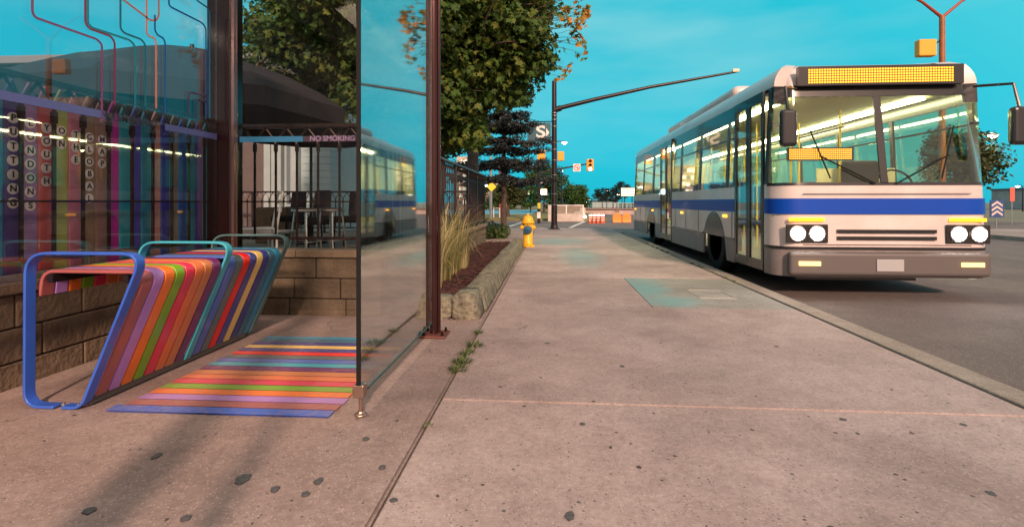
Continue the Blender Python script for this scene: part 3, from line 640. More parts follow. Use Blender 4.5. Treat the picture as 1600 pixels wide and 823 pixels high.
# gravel slope and shrub behind the hydrant
b = MB(); b.prism([(-7, 12.0), (-1.0, 12.0), (-1.2, 14.8), (-7, 14.8)], (0, 0, -.2), (1, 0, 0), (0, 1, 0), (0, 0, .26)); struct(b, 'gravel_bed', mat('gravel', (0.30, 0.22, 0.18), .95, noise_s=50, noise_a=.6, bump=1), bevel=.04)
def leaf_cloud(b, c, r, n, size, rnd, t0, t1, maple=False, flat=1.0):
    for k in range(n):
        d = Vector((rnd.gauss(0, 1), rnd.gauss(0, 1), rnd.gauss(0, 1) * flat)); d.normalize(); p = Vector(c) + Vector((d.x * r[0], d.y * r[1], d.z * r[2])) * (rnd.random() ** .4)
        nn = (d * .7 + Vector((rnd.uniform(-.8, .8), rnd.uniform(-.8, .8), rnd.uniform(-.2, 1.1)))).normalized()
        u = nn.orthogonal().normalized(); an = rnd.uniform(0, 6.28); u = (u * math.cos(an) + nn.cross(u) * math.sin(an)); v_ = nn.cross(u); s = size * rnd.uniform(.6, 1.25)
        if maple:
            sh_ = [(0, -.1), (.35, -.25), (.3, .02), (.85, .1), (.55, .3), (.62, .62), (.25, .5), (0, 1.05), (-.25, .5), (-.62, .62), (-.55, .3), (-.85, .1), (-.3, .02), (-.35, -.25)]
            cv = [p + u * x * s * .62 + v_ * y * s * .62 - nn * (x * x) * s * .25 for x, y in sh_]
            n0 = len(b.v); b.v += cv; b.f.append(tuple(range(n0, n0 + 14))); b.t.append(rnd.uniform(t0, t1))
        else:
            n0 = len(b.v); b.v += [p - u * s * .5, p + v_ * s * .28, p + u * s * .5, p - v_ * s * .28]; b.f.append((n0, n0 + 1, n0 + 2, n0 + 3)); b.t.append(rnd.uniform(t0, t1))
M_shrub = leafmat('shrub_leaf', [(0, (0.035, 0.07, 0.02)), (1, (0.12, 0.17, 0.05))])
b = MB()
for (x, y, rx, rz, z) in ((-1.75, 13.1, .42, .3, .3), (-1.35, 13.3, .33, .22, .24), (-2.15, 13.4, .35, .22, .25)): leaf_cloud(b, (x, y, z), (rx, rx, rz), 1100, .07, rnd, 0, 1)
sr = empty('low_shrub', (-1.75, 13.2, .06), 'low green spreading shrub on the gravel behind the hydrant', 'shrub'); b.build('foliage', M_shrub, sr)
s_ = MB()
for k in range(9): s_.tube([(-1.75, 13.2, .05), (-1.75 + rnd.uniform(-.4, .4), 13.2 + rnd.uniform(-.2, .2), .35)], .008, 5)
s_.build('stem', M_bark, sr)

# ---------------------------------------------------------------- hydrant
hp = gnd(825, 385); hx, hy = hp.x, hp.y
hy_ = empty('fire_hydrant', (hx, hy, 0), 'yellow fire hydrant with a blue front cap at the end of the stone edging', 'fire hydrant')
MB().lathe([(.145, 0), (.15, .01), (.15, .035), (.14, .045), (.118, .05)], (hx, hy, 0), 28).build('base_flange', M_yel, hy_, smooth=True)
MB().lathe([(.115, .05), (.115, .12), (.108, .13), (.108, .50), (.112, .52)], (hx, hy, 0), 28).build('barrel', M_yel, hy_, smooth=True)
MB().lathe([(.112, .518), (.145, .522), (.148, .55), (.138, .56), (.138, .575), (.125, .585), (.118, .62), (.10, .66), (.07, .69), (.04, .705), (.028, .71)], (hx, hy, 0), 28).build('bonnet', M_yel, hy_, smooth=True)
MB().lathe([(.024, .705), (.024, .735), (.018, .75)], (hx, hy, 0), 5).build('operating_nut', M_yel, hy_)
cp = MB().lathe([(.09, 0), (.095, -.02), (.095, -.05), (.088, -.062), (.05, -.068)], (hx + .0, hy - .10, .385), 24, 'Y').build('pumper_cap', M_blue, hy_, smooth=True)
MB().lathe([(.022, 0), (.022, -.03)], (hx, hy - .167, .385), 5, 'Y').build('cap_nut', M_blue, cp)
for s in (-1, 1):
    MB().lathe([(.055, 0), (.055, .06 * s), (.045, .065 * s), (.02, .067 * s), (.02, .085 * s)], (hx + s * .095, hy, .43), 16, 'X').build('side_cap', M_yel, hy_, smooth=True)
bb = MB()
for k in range(10):
    a = k * .628 + .3
    bb.lathe([(.011, 0), (.011, .018)], (hx + .132 * math.cos(a), hy + .132 * math.sin(a), .045), 6)
    bb.lathe([(.009, 0), (.009, .03)], (hx + .134 * math.cos(a), hy + .134 * math.sin(a), .505), 6)
bb.build('bolt', mat('rust', (0.10, 0.045, 0.02), .8), hy_)

# ---------------------------------------------------------------- trees
def limb(b, p0, p1, r0, r1, rnd, wob=.12, n=6):
    p0, p1 = Vector(p0), Vector(p1); pts = []
    for i in range(n + 1):
        t = i / n; q = p0.lerp(p1, t) + Vector((rnd.uniform(-1, 1), rnd.uniform(-1, 1), rnd.uniform(-.5, .5))) * wob * math.sin(math.pi * t); pts.append(q)
    b.tube(pts, [r0 + (r1 - r0) * i / n for i in range(n + 1)], 8, False); return pts
M_maple = leafmat('maple_leaf', [(0, (0.035, 0.065, 0.015)), (.45, (0.065, 0.135, 0.028)), (.74, (0.15, 0.17, 0.03)), (.80, (0.42, 0.22, 0.04)), (1, (0.62, 0.30, 0.06))], .3)
rnd = random.Random(5)
TX, TY = -1.95, 8.6
mt = empty('maple_tree', (TX, TY, .3), 'large leafy maple tree behind the shelter and patio fence', 'tree')
tb = MB(); tp = limb(tb, (TX, TY, .2), (TX + .05, TY, 2.6), .17, .12, rnd, .04)
bb = MB(); cr_ = MB(); CC = Vector((-2.45, 8.4, 4.0)); RR = Vector((2.55, 2.4, 2.7))
ends = []
for k in range(46):
    a = 2.4 * k; e = rnd.uniform(-.75, .95); d = Vector((math.cos(a) * math.cos(e), math.sin(a) * math.cos(e), math.sin(e)))
    tip = CC + Vector((d.x * RR.x, d.y * RR.y, d.z * RR.z)) * rnd.uniform(.82, .98)
    st = Vector((TX + .05, TY, rnd.uniform(2.2, 3.6)))
    pts = limb(bb, st, tip, .04, .006, rnd, .2); ends += pts[3:]
for k in range(560):
    a = rnd.uniform(0, 6.28); e = math.asin(rnd.uniform(-.93, .85)); d = Vector((math.cos(a) * math.cos(e), math.sin(a) * math.cos(e), math.sin(e)))
    rad = .80 + .22 * noise.noise(d * 2.3) + rnd.uniform(-.16, .08)
    if k % 4 == 0: rad *= .6
    c = CC + Vector((d.x * RR.x, d.y * RR.y, d.z * RR.z)) * rad
    if c.z < 2.0: c.z = 2.0 + rnd.random() * .3
    if c.x < -2.9 and c.z < 2.9: c.z += .8
    side_ = c.x > -.7 and rnd.random() < .12
    leaf_cloud(cr_, c, (.42, .42, .27), 112, .132, rnd, .0 if k % 3 else .25, .74 if not side_ else .95, True)
for k in range(26):     # thin bare twigs with sparse orange leaves on the road side
    a = rnd.uniform(-.5, .35); st = Vector((-.2, TY - .6, rnd.uniform(3.1, 4.2))); tip = st + Vector((rnd.uniform(.35, .75), rnd.uniform(-.4, .2), rnd.uniform(-.35, .55)))
    limb(bb, st - Vector((.5, 0, 0)), tip, .008, .002, rnd, .08)
    leaf_cloud(cr_, tip, (.12, .12, .1), 6, .12, rnd, .6, 1, True)
mt_t = tb.build('trunk', M_bark, mt, smooth=True); bb.build('limb', M_bark, mt, smooth=True); cr_.build('crown', M_maple, mt)

def tree(name, base, h, rx, rz, n, size, m, label, cat='tree', group=None, seed=1, trunk=.12, zc=None, clumps=40, ry=None):
    rnd = random.Random(seed); t = empty(name, base, label, cat, group); B = Vector(base); zc = zc or h - rz; ry = ry or rx
    tb = MB(); tb.tube([B, B + Vector((0, 0, zc * .6)), B + Vector((.05, 0, zc))], [trunk, trunk * .7, trunk * .4], 8); cr = MB()
    for k in range(clumps):
        a = rnd.uniform(0, 6.28); e = math.asin(rnd.uniform(-.95, 1)); d = Vector((math.cos(a) * math.cos(e) * rx, math.sin(a) * math.cos(e) * ry, math.sin(e) * rz))
        c = B + Vector((0, 0, zc)) + d * rnd.uniform(.45, .86); q = .36 * min(rx, rz)
        if k % 3 == 0: tb.tube([B + Vector((0, 0, zc * .7)), c], [trunk * .3, trunk * .08], 5, False)
        leaf_cloud(cr, c, (q, q, q * .75), n // clumps, size, rnd, .0, 1.0)
    tb.build('trunk', M_bark, t, smooth=True); cr.build('crown', m, t); return t
M_dkleaf = leafmat('dark_leaf', [(0, (0.02, 0.035, 0.012)), (1, (0.085, 0.10, 0.03))])
M_green = leafmat('green_leaf', [(0, (0.02, 0.05, 0.012)), (1, (0.06, 0.13, 0.03))])
M_far_l = leafmat('far_leaf', [(0, (0.008, 0.02, 0.02)), (1, (0.02, 0.045, 0.04))])
def gat(px, d, z=0.0): p = at(px, HZ, d); return (p.x, p.y, z)
tree('round_tree', gat(794, 36), 2.75, 1.45, 1.15, 5200, .20, M_dkleaf, 'rounded dark olive tree standing between the two thin poles', seed=2)
tree('leafy_tree', gat(850, 48), 5.5, 2.3, 2.3, 5200, .28, M_green, 'pointed green tree directly behind the signal pole', seed=3, zc=2.6)
tree('leafy_tree', gat(892, 46), 3.1, 1.7, 1.5, 5200, .24, M_green, 'bright green bushy tree behind the concrete parapet', seed=4, zc=1.4)
tree('leafy_tree', gat(765, 70), 4.0, 3.3, 2.1, 3500, .4, M_green, 'hazy green tree mass behind the patio fence end', seed=5, zc=1.8)
tree('leafy_tree', gat(815, 75), 3.4, 3.0, 1.8, 3500, .4, M_green, 'low green tree beyond the lawn behind the hydrant', seed=6, zc=1.6)
fl = ['rounded dark far tree left of the billboard', 'dark far tree just left of the billboard', 'tall dark far tree behind the billboard']
for i, (px, h, rx) in enumerate(((941, 3.9, 1.6), (958, 3.9, 1.9), (972, 4.7, 1.8))):
    tree('far_tree', gat(px, 90), h, rx, 1.5, 1500, .3, M_far_l, fl[i], group='far trees beyond the bridge', seed=30 + i, clumps=26)
# spruce
SX, SY, _ = gat(787, 17.5)
sp = empty('spruce_tree', (SX, SY, 0), 'dark blue spruce with drooping tiered boughs beyond the maple', 'tree')
tb = MB(); tb.tube([(SX, SY, -.1), (SX, SY, 6.5)], [.11, .02], 8); tb.build('trunk', M_bark, sp, smooth=True)
M_spr = leafmat('spruce_needle', [(0, (0.010, 0.014, 0.016)), (.7, (0.03, 0.04, 0.042)), (1, (0.09, 0.10, 0.10))], .1)
rnd = random.Random(8); lb = MB(); cb = MB()
for tier in range(15):
    z = 2.05 + tier * .3 + rnd.uniform(-.1, .1); rl = (1.75 - tier * .1) * rnd.uniform(.75, 1.1)
    for k in range(9):
        a = k * .7 + tier * .9 + rnd.uniform(-.2, .2); d = Vector((math.cos(a), math.sin(a), 0)); L = rl * rnd.uniform(.65, 1.1)
        pts = [Vector((SX, SY, z)) + d * L * t + Vector((0, 0, -.30 * math.sin(t * 2.4) * L / 1.7 + .05 * t)) for t in (0, .25, .5, .75, 1)]
        lb.tube(pts, [.022, .018, .012, .008, .003], 5, False)
        for q in range(1, 5):
            for rep in range(2):
                leaf_cloud(cb, pts[q] + d * rnd.uniform(-.2, .1) + Vector((rnd.uniform(-.15, .15), rnd.uniform(-.15, .15), -.06)), (.24, .24, .10), 60, .085, rnd, 0, 1)
lb.build('bough', M_bark, sp); cb.build('needle_foliage', M_spr, sp)
gx, gy, _ = gat(738, 13.5)
tr_ = empty('bare_trunk_tree', (gx, gy, 0), 'straight grey tree trunk rising behind the fence into the maple leaves', 'tree')
MB().tube([(gx, gy, 0), (gx + .02, gy, 2.0), (gx, gy, 6)], [.18, .15, .08], 10).build('trunk', mat('grey_bark', (0.09, 0.08, 0.085), .95, noise_s=12, noise_a=.4, bump=1), tr_, smooth=True)
b = MB()
for k in range(70): leaf_cloud(b, (gx + rnd.gauss(0, .7), gy + rnd.gauss(0, .7), rnd.uniform(3.6, 6.6)), (.4, .4, .3), 60, .12, rnd, 0, .7)
b.build('crown', M_dkleaf, tr_)

# ---------------------------------------------------------------- patio furniture, umbrellas, building
FZ = .28
def umbrella(px, d, zp, ze, r, label, n=8, seed=0):
    x, y, _ = gat(px, d); t = empty('patio_umbrella', (x, y, FZ), label, 'patio umbrella')
    MB().tube([(x, y, FZ), (x, y, zp + .05)], .025, 12).build('umbrella_pole', M_blackp, t, smooth=True)
    MB().lathe([(.28, 0), (.28, .05), (.05, .08), (.04, .3)], (x, y, FZ), 20).build('umbrella_base', M_black, t)
    b = MB(); ring = []
    for j, (q, zz) in enumerate(((.04, 0), (.3, .17), (.6, .42), (.85, .74), (1, 1), (1.0, 1.28))):
        z = zp - (zp - ze) * zz; rr = r * q
        for k in range(n * 2):
            a = math.pi * k / n + .2; f = 1.0 if k % 2 == 0 else .955; sag = 0 if k % 2 == 0 else -.02
            b.v.append(Vector((x + rr * f * math.cos(a), y + rr * f * math.sin(a), z + sag)))
    N2 = n * 2
    for j in range(5):
        for k in range(N2): q = j * N2; b.f.append((q + k, q + (k + 1) % N2, q + N2 + (k + 1) % N2, q + N2 + k))
    b.f.append(tuple(range(N2)))
    o = b.build('canopy', M_canvas, t); md = o.modifiers.new('t', 'SOLIDIFY'); md.thickness = .006
    for k in range(n):
        a = 2 * math.pi * k / n + .2; MB().tube([(x, y, zp - .06), (x + r * .97 * math.cos(a), y + r * .97 * math.sin(a), ze - .0)], .007, 5).build('rib', M_blackp, t)
    return t
u1 = umbrella(300, 6.4, 2.92, 2.20, 1.85, 'large black patio umbrella open behind the shelter glass')
umbrella(486, 9.0, 2.55, 2.18, 1.1, 'smaller black patio umbrella farther back near the stools')
# white scribble mark on the big umbrella's canopy
sp_ = at(391, 121, 5.0)
# chairs
def white_chair(x, y, rz, label):
    t = empty('patio_chair', (0, 0, 0), label, 'chair'); f_ = .46
    b = MB(); b.box(-.21, .21, -.2, .2, .44, .455); b.build('seat', M_white, t, bevel=.01)
    fr = MB()
    for sx_ in (-1, 1):
        fr.tube([(sx_ * .21, -.2, 0), (sx_ * .205, -.19, .44)], .011, 8); fr.tube([(sx_ * .21, .2, 0), (sx_ * .2, .2, .45), (sx_ * .2, .25, .78)], .011, 8)
    fr.tube([(-.2, .25, .78), (-.17, .26, .82), (0, .27, .83), (.17, .26, .82), (.2, .25, .78)], .011, 8); fr.build('frame', M_white, t, smooth=True)
    bk = MB(); 
    for z in (.62, .70): bk.box(-.19, .19, .235, .25, z, z + .05)
    bk.build('backrest', M_white, t, bevel=.004)
    t.location = (x, y, FZ); t.rotation_euler.z = rz; t.scale = (1, 1, 1.0); return t
def stool(x, y, label, g='metal bar stools on the patio'):
    t = empty('bar_stool', (0, 0, 0), label, 'bar stool', g)
    MB().lathe([(.17, .60), (.18, .61), (.18, .63), (.16, .645)], (0, 0, 0), 20).build('seat', M_steel, t, smooth=True)
    for k in range(4):
        a = k * 1.571 + .5; MB().tube([(.13 * math.cos(a), .13 * math.sin(a), .61), (.2 * math.cos(a), .2 * math.sin(a), 0)], .013, 8).build('leg', M_steel, t, smooth=True)
    MB().tube([(.165 * math.cos(a), .165 * math.sin(a), .22) for a in [k * .3142 for k in range(21)]], .007, 6, False).build('foot_ring', M_steel, t)
    t.location = (x, y, FZ); return t
x, y, _ = gat(396, 5.3); white_chair(x, y, R(-55), 'white metal patio chair behind the end fence of the shelter')
for (px, d, lab) in ((478, 6.5, 'metal bar stool left of the other near the dark chair'), (518, 6.8, 'metal bar stool nearest the glass edge')):
    x, y, _ = gat(px, d); stool(x, y, lab)
x, y, _ = gat(392, 6.2); tt = empty('patio_table', (x, y, FZ), 'low metal patio table beside the white chair', 'table')
MB().box(x - .5, x + .45, y - .35, y + .35, FZ + .34, FZ + .37).build('tabletop', M_steel, tt, bevel=.01)
for dx in (-.45, .4):
    for dy in (-.3, .3): MB().tube([(x + dx, y + dy, FZ), (x + dx, y + dy, FZ + .34)], .015, 8).build('leg', M_steel, tt)
def dark_chair(px, d, rz, label):
    x, y, _ = gat(px, d); t = empty('lounge_chair', (x, y, FZ), label, 'chair', 'dark padded chairs on the patio'); t.rotation_euler.z = 0
    MB().box(x - .24, x + .24, y - .24, y + .24, FZ + .4, FZ + .5).build('seat', M_black, t, bevel=.04)
    b = MB(); b.obox((x, y + .25, FZ + .70), (.13, 0, 0), (0, .03, 0), (0, .03, .20)); b.build('backrest', mat('dark_cloth', (0.03, 0.025, 0.035), .8), t, bevel=.04)
    for dx in (-.2, .2):
        for dy in (-.2, .2): MB().tube([(x + dx, y + dy, FZ), (x + dx * .9, y + dy * .9, FZ + .4)], .014, 6).build('leg', M_black, t)
dark_chair(492, 7.4, 0, 'dark padded chair standing behind the two bar stools'); dark_chair(548, 8.2, 0, 'dark padded chair at the edge of the glass pane'); dark_chair(455, 8.6, 0, 'dark padded chair in the shade left of the stools')
x, y, _ = gat(433, 9.2); pb = empty('planter_box', (x, y, FZ), 'brown box planter against the far low fence', 'planter')
MB().box(x - .3, x + .3, y - .2, y + .2, FZ, FZ + .62).build('box', mat('planter', (0.14, 0.09, 0.05), .8, noise_s=8), pb, bevel=.02)
MB().box(x - .27, x + .27, y - .17, y + .17, FZ + .621, FZ + .63).build('soil', mat('soil', (0.03, 0.02, 0.015), .95), pb)
tree('patio_tree', (gat(535, 15)[0], gat(535, 15)[1], .3), 3.4, 1.3, 1.1, 3200, .14, M_dkleaf, 'soft green small tree seen through the end pane beyond the stools', seed=9, zc=1.6)
# restaurant
BX1 = gat(500, 11.5)[0]; BY = 11.6
rb = empty('restaurant_building', (BX1 - 5, BY + 4, 0), 'pale two tone building with pilasters behind the patio', 'building')
M_stuc = mat('stucco', (0.13, 0.10, 0.10), .9, noise_s=3, noise_a=.12, bump=.2); M_lt = mat('pale_stucco', (0.36, 0.42, 0.44), .8, noise_s=3, noise_a=.1)
M_side = mat('siding', (0.40, 0.52, 0.56), .6, noise_s=2, noise_a=.08)
xa = gat(394, 11.6)[0]; xb = gat(408, 11.6)[0]; xc = gat(424, 11.6)[0]; xd = gat(446, 11.6)[0]; xe = gat(456, 11.6)[0]
MB().box(-17, xa, BY, BY + 8, 0, 4.35).build('wall', M_stuc, rb, bevel=.02)
MB().box(xa + .003, xe, BY + .12, BY + 8, 0, 4.25).build('wall', M_side, rb)
b = MB(); zz = .3
while zz < 4.1: b.obox(((xe + BX1) / 2, BY + .3, zz + .08), ((BX1 - xe) / 2, 0, 0), (0, .2, 0), (0, -.0, .078)); zz += .16
b.box(xe, BX1 - .01, BY + .5, BY + 8, 0, 4.1); b.build('siding_wall', M_side, rb, bevel=.008)
for x0, x1 in ((xa + .02, xa + .18), (xb, xb + .24), (xd - .06, xd + .1)): MB().box(x0, x1, BY - .05, BY + .11, 0, 4.3).build('pilaster', M_lt, rb, bevel=.01)
wf = MB().box(xb + .27, xd - .09, BY + .07, BY + .117, .9, 3.4).build('window', M_lt, rb); MB().box(xb + .32, xd - .14, BY + .06, BY + .068, .96, 3.34).build('pane', glass('shop_pane', (0.15, 0.25, 0.28), base=.3, ior=1.6), wf)
MB().box(-17.2, BX1 + .1, BY - .15, BY + 8, 4.36, 4.55).build('roof', mat('roof_grey', (0.2, 0.22, 0.24), .8), rb, bevel=.02)
for k in range(4):
    x0 = -9.4 - k * 2.1 + 0.9; fr = MB().box(x0 - .75, x0 + .75, BY - .03, BY - .003, 1.0, 3.1).build('window', M_lt, rb)
    MB().box(x0 - .68, x0 - .03, BY - .04, BY - .031, 1.07, 3.03).box(x0 + .03, x0 + .68, BY - .04, BY - .031, 1.07, 3.03).build('pane', emis('warm_window' + str(k), (1.0, .62, .3), .35), fr)

# ---------------------------------------------------------------- signals and poles
pp = gnd(866, 358); PX, PY = pp.x, pp.y
M_sig = mat('signal_yellow', (0.85, 0.36, 0.02), .45); M_sign = mat('sign_white', (0.75, 0.72, 0.70), .45)
sgp = empty('signal_pole', (PX, PY, 0), 'tall dark steel pole with a long upswept arm reaching over the road', 'traffic pole')
MB().tube([(PX, PY, 0), (PX, PY, 5.5)], [.115, .085], 16).build('pole', M_blackp, sgp, smooth=True)
MB().lathe([(.22, 0), (.22, .03), (.15, .035), (.13, .16)], (PX, PY, 0), 12).build('base_plate', M_blackp, sgp)
b = MB()
for z in (.9, 1.3, 2.0, 2.55, 2.95, 3.2, 3.8, 4.05, 4.2, 4.3): MB().lathe([(.118, 0), (.118, .02)], (PX, PY, z), 16).build('strap', M_steel, sgp)
b = MB(); arm0 = at(868, 170, PY); L = 6.55
b.tube([(PX, PY, 4.45), (PX + 1.5, PY, 4.80), (PX + 3.5, PY, 5.22), (PX + L, PY, 5.72)], [.085, .075, .06, .04], 12)
b.tube([(PX, PY, 4.42), (PX + .25, PY, 4.5)], .11, 12); b.build('mast_arm', M_blackp, sgp, smooth=True)
MB().box(PX + L - .12, PX + L + .12, PY - .07, PY + .07, 5.70, 5.82).build('arm_end_cap', mat('cap_cream', (0.7, 0.6, 0.42), .5), sgp, bevel=.02)
bs = empty('street_banner', (PX - .5, PY, 3.4), 'dark blue banner sign with a large white S hung on the pole behind leaves', 'sign')
MB().box(PX - 1.0, PX - .13, PY - .02, PY + .02, 3.25, 3.95).build('banner_panel', mat('banner_blue', (0.01, 0.09, 0.13), .5), bs)
text('lettering', 'S', .62, (PX - .50, PY - .024, 3.60), EY, M_sign, bs, sx=1.3)
MB().prism([(0, 0), (.12, .17), (0, .34)], (PX - .30, PY - .026, 3.42), (1, 0, 0), (0, 0, 1), (0, .004, 0)).build('arrow_mark', M_sign, bs)
MB().tube([(PX - 1.1, PY, 3.20), (PX, PY, 3.20)], .02, 8).tube([(PX - 1.1, PY, 4.0), (PX, PY, 4.0)], .02, 8).build('bracket_bar', M_blackp, bs)

def signal(name, c, h, w_, label, facing=-1, lit=None, parent=None, vis=True):
    x, y, z = c; t = empty(name, (x, y, z - h / 2), label, 'traffic signal')
    MB().box(x - w_ / 2, x + w_ / 2, y - .12, y + .12, z - h / 2, z + h / 2).build('housing', M_sig, t, bevel=.03)
    yy = y + facing * .12
    for k, (nm, cl) in enumerate((('red', (.9, .03, .02)), ('amber', (.9, .5, .02)), ('green', (.05, .9, .45)))):
        zz = z + h / 2 - h * (k + .5) / 3; on = lit == nm
        r = h * .12
        MB().lathe([(r, 0), (r * .8, facing * .02), (.005, facing * .035)], (x, yy + facing * .002, zz), 16, 'Y').build('lens', emis('lens_' + nm, cl if nm != 'green' else (.75, 1, .85), 9) if on else mat('lens_off', (0.02, 0.02, 0.02), .2), t, smooth=True)
        if vis:
            b = MB(); pts = [(math.cos(a) * r * 1.15, math.sin(a) * r * 1.15) for a in [R(q) for q in range(-20, 201, 20)]]
            b.ribbon(pts, .012, (x, yy, zz), (1, 0, 0), (0, 0, 1), (0, facing * .16, 0)); b.build('visor', M_sig, t)
    return t
# secondary pole across the corner
D2 = 27.0; q = at(842, 345, D2); QX, QY = q.x, q.y; mpp = D2 / F_
def zat(py, d): return 1 - (py - HZ) / F_ * d
s2 = empty('signal_pole', (QX, QY, -.05), 'thin dark pole with a slim side arm across the street', 'traffic pole')
MB().tube([(QX, QY, -.1), (QX, QY, zat(232, D2))], .085, 12).build('pole', M_blackp, s2, smooth=True)
xe2 = at(921, 256, D2)
MB().tube([(QX, QY, zat(271, D2)), (at(880, 262, D2).x, QY, zat(263, D2)), (xe2.x, QY, zat(256, D2))], [.055, .045, .035], 10).build('mast_arm', M_blackp, s2, smooth=True)
MB().tube([(QX, QY, zat(238, D2)), (PX, QY, zat(236, D2))], .02, 6).tube([(QX, QY, zat(254, D2)), (PX, QY, zat(254, D2))], .02, 6).build('bracket_bar', M_blackp, s2)
MB().lathe([(.09, 0), (.09, .3)], (QX, QY, zat(326, D2)), 12).build('pole_sleeve', mat('sleeve_yellow', (.7, .6, .05), .5), s2)
MB().box(QX - .09, QX + .09, QY - .11, QY - .095, zat(341, D2), zat(331, D2)).build('notice', M_sign, s2)
q = at(846, 243, D2); signal('traffic_signal', (q.x, QY - .25, q.z), .52, .42, 'boxy orange signal head seen from behind beside the dark pole', 1)
q = at(876, 245, D2); sg = signal('traffic_signal', (q.x, QY - .2, q.z), .48, .34, 'orange signal head turned sideways right of the dark pole', 1); sg.rotation_euler.z = 0
q = at(921, 259, D2); signal('traffic_signal', (q.x, QY - .15, q.z), .62, .36, 'yellow hanging traffic signal lit at the end of the thin arm', -1, 'green')
q = at(901, 262.5, D2); ns = empty('turn_sign', (q.x, QY - .05, q.z - .2), 'square white no turn sign with a red ring on the thin arm', 'sign')
MB().box(q.x - .19, q.x + .19, QY - .08, QY - .06, q.z - .2, q.z + .2).build('sign_plate', M_sign, ns, bevel=.01)
b = MB(); ring = [(q.x + .14 * math.cos(a), QY - .085, q.z + .14 * math.sin(a)) for a in [k * .3142 for k in range(21)]]; b.tube(ring, .016, 6, False); b.tube([(q.x - .1, QY - .085, q.z + .1), (q.x + .1, QY - .085, q.z - .1)], .014, 6)
b.build('ring_mark', mat('sign_red', (.7, .02, .03), .5), ns)
b = MB(); b.tube([(q.x + .05, QY - .083, q.z - .1), (q.x + .05, QY - .083, q.z + .02), (q.x - .06, QY - .083, q.z + .03)], .014, 6); b.build('arrow_mark', M_black, ns)
q = at(852, 285, D2); bl = empty('street_sign', (q.x, QY, q.z), 'small pale street name blade on the thin pole', 'sign')
MB().box(QX + .08, QX + .48, QY - .03, QY - .01, q.z - .05, q.z + .05).build('sign_plate', emis('blade_glow', (1, .8, .68), .45), bl)
q = at(849, 300, D2); ps = empty('pedestrian_signal', (q.x, QY - .1, q.z - .15), 'pedestrian signal glowing white blue on the thin pole', 'pedestrian signal')
MB().box(QX + .08, QX + .44, QY - .16, QY + .02, q.z - .17, q.z + .17).build('housing', M_sig, ps, bevel=.02)
MB().box(QX + .12, QX + .40, QY - .175, QY - .162, q.z - .12, q.z + .12).build('lens', emis('walk_glow', (.45, .9, 1.0), 6), ps, bevel=.03)

def lamp(px, py, d, label, col, s, armpx=-12, r=.16, base=True, light=0):
    q = at(px, py, d); b0 = at(px + armpx, py, d); t = empty('street_lamp', (b0.x, b0.y, 0), label, 'street lamp', 'lit street lamps')
    MB().tube([(b0.x, b0.y, -.1), (b0.x, b0.y, q.z - .1), (b0.x + (q.x - b0.x) * .3, b0.y, q.z + .1), (q.x, q.y, q.z + .1)], [.08, .055, .04, .03], 8).build('lamp_post', M_blackp, t, smooth=True)
    MB().lathe([(.05, .12), (r * 1.2, .06), (r * 1.3, .02)], (q.x, q.y, q.z), 14).build('lamp_head', M_steel, t, smooth=True)
    MB().lathe([(r * .3, -r * .6), (r * .8, -r * .3), (r, 0), (r * .9, .018)], (q.x, q.y, q.z), 14).build('bulb', emis('bulb', col, s), t, smooth=True)
    if light:
        l = bpy.data.lights.new('lamp_light', 'POINT'); l.energy = light; l.color = col; l.shadow_soft_size = .2; lo = bpy.data.objects.new('lamp_light', l); C.objects.link(lo); lo.parent = t; lo.location = Vector((q.x, q.y, q.z - .35)) - OFF[t.name]
    return t
lamp(882, 223, 40, 'lit street lamp showing just right of the tall signal pole', (1, .75, .65), 12, armpx=-16, r=.2)
lamp(879, 268, 40, 'slim unlit looking lamp standard between the signal poles', (.6, .9, 1), 1.2, armpx=-1, r=.06)
lamp(760, 290, 40, 'small bright lamp just past the end of the fence', (.8, .95, 1), 8, armpx=-6, r=.10)
lamp(1550, 212, 30, 'lit street lamp on a curved arm across the road at right', (1, .72, .5), 10, armpx=-40, r=.26, light=120)
lamp(1590, 291, 60, 'distant lamp low at the right edge across the road', (1, .8, .7), 10, armpx=8, r=.2)
for i, (px, py, c) in enumerate(((915, 317, (.5, .9, 1)), (920, 313, (.5, .9, 1)), (966, 305, (1, .6, .4)), (950, 299, (1, .8, .7)), (996, 308, (1, .8, .6)))):
    lamp(px, py - 1, 90, ['leftmost tiny blue lamp above the bridge rail', 'second tiny blue lamp above the bridge rail', 'tiny orange lamp left of the billboard', 'tiny warm lamp over the far dark trees', 'tiny warm lamp under the billboard'][i], c, 14, armpx=-2, r=.22)
# poles right of fence
for px, py0, top, lab, m_ in ((767, 341, 245, 'thin grey pole carrying a yellow sign beyond the fence', M_steel), (781, 335, 262, 'red brown wooden pole in front of the rounded tree', mat('pole_red', (0.22, 0.05, 0.05), .6, noise_s=4, noise_a=.4))):
    p = gnd(px, py0); d = 800 / (py0 - HZ); t = empty('utility_pole', (p.x, p.y, 0), lab, 'pole')
    MB().tube([(p.x, p.y, -.1), (p.x, p.y, zat(top, d))], .09 if px == 781 else .1, 10).build('pole', m_, t, smooth=True)
p = gnd(767, 341); d = 800 / 25
sy = empty('warning_sign', (p.x, p.y - .15, zat(300, d)), 'yellow diamond warning sign on the thin grey pole', 'sign')
MB().prism([(-.3, 0), (0, -.3), (.3, 0), (0, .3)], (p.x + .06, p.y - .14, zat(292, d)), (1, 0, 0), (0, 0, 1), (0, .02, 0)).build('sign_plate', mat('warn_yellow', (.9, .62, .04), .45), sy)
# bike rack
p = at(776, 334, 34); br = empty('bike_rack', (p.x, p.y, 0), 'small white hoop rack at the edge of the lawn', 'bike rack')
MB().tube([(p.x - .2, p.y, 0), (p.x - .2, p.y, .6), (p.x + .2, p.y, .6), (p.x + .2, p.y, 0)], .03, 8).build('hoop', M_white, br)

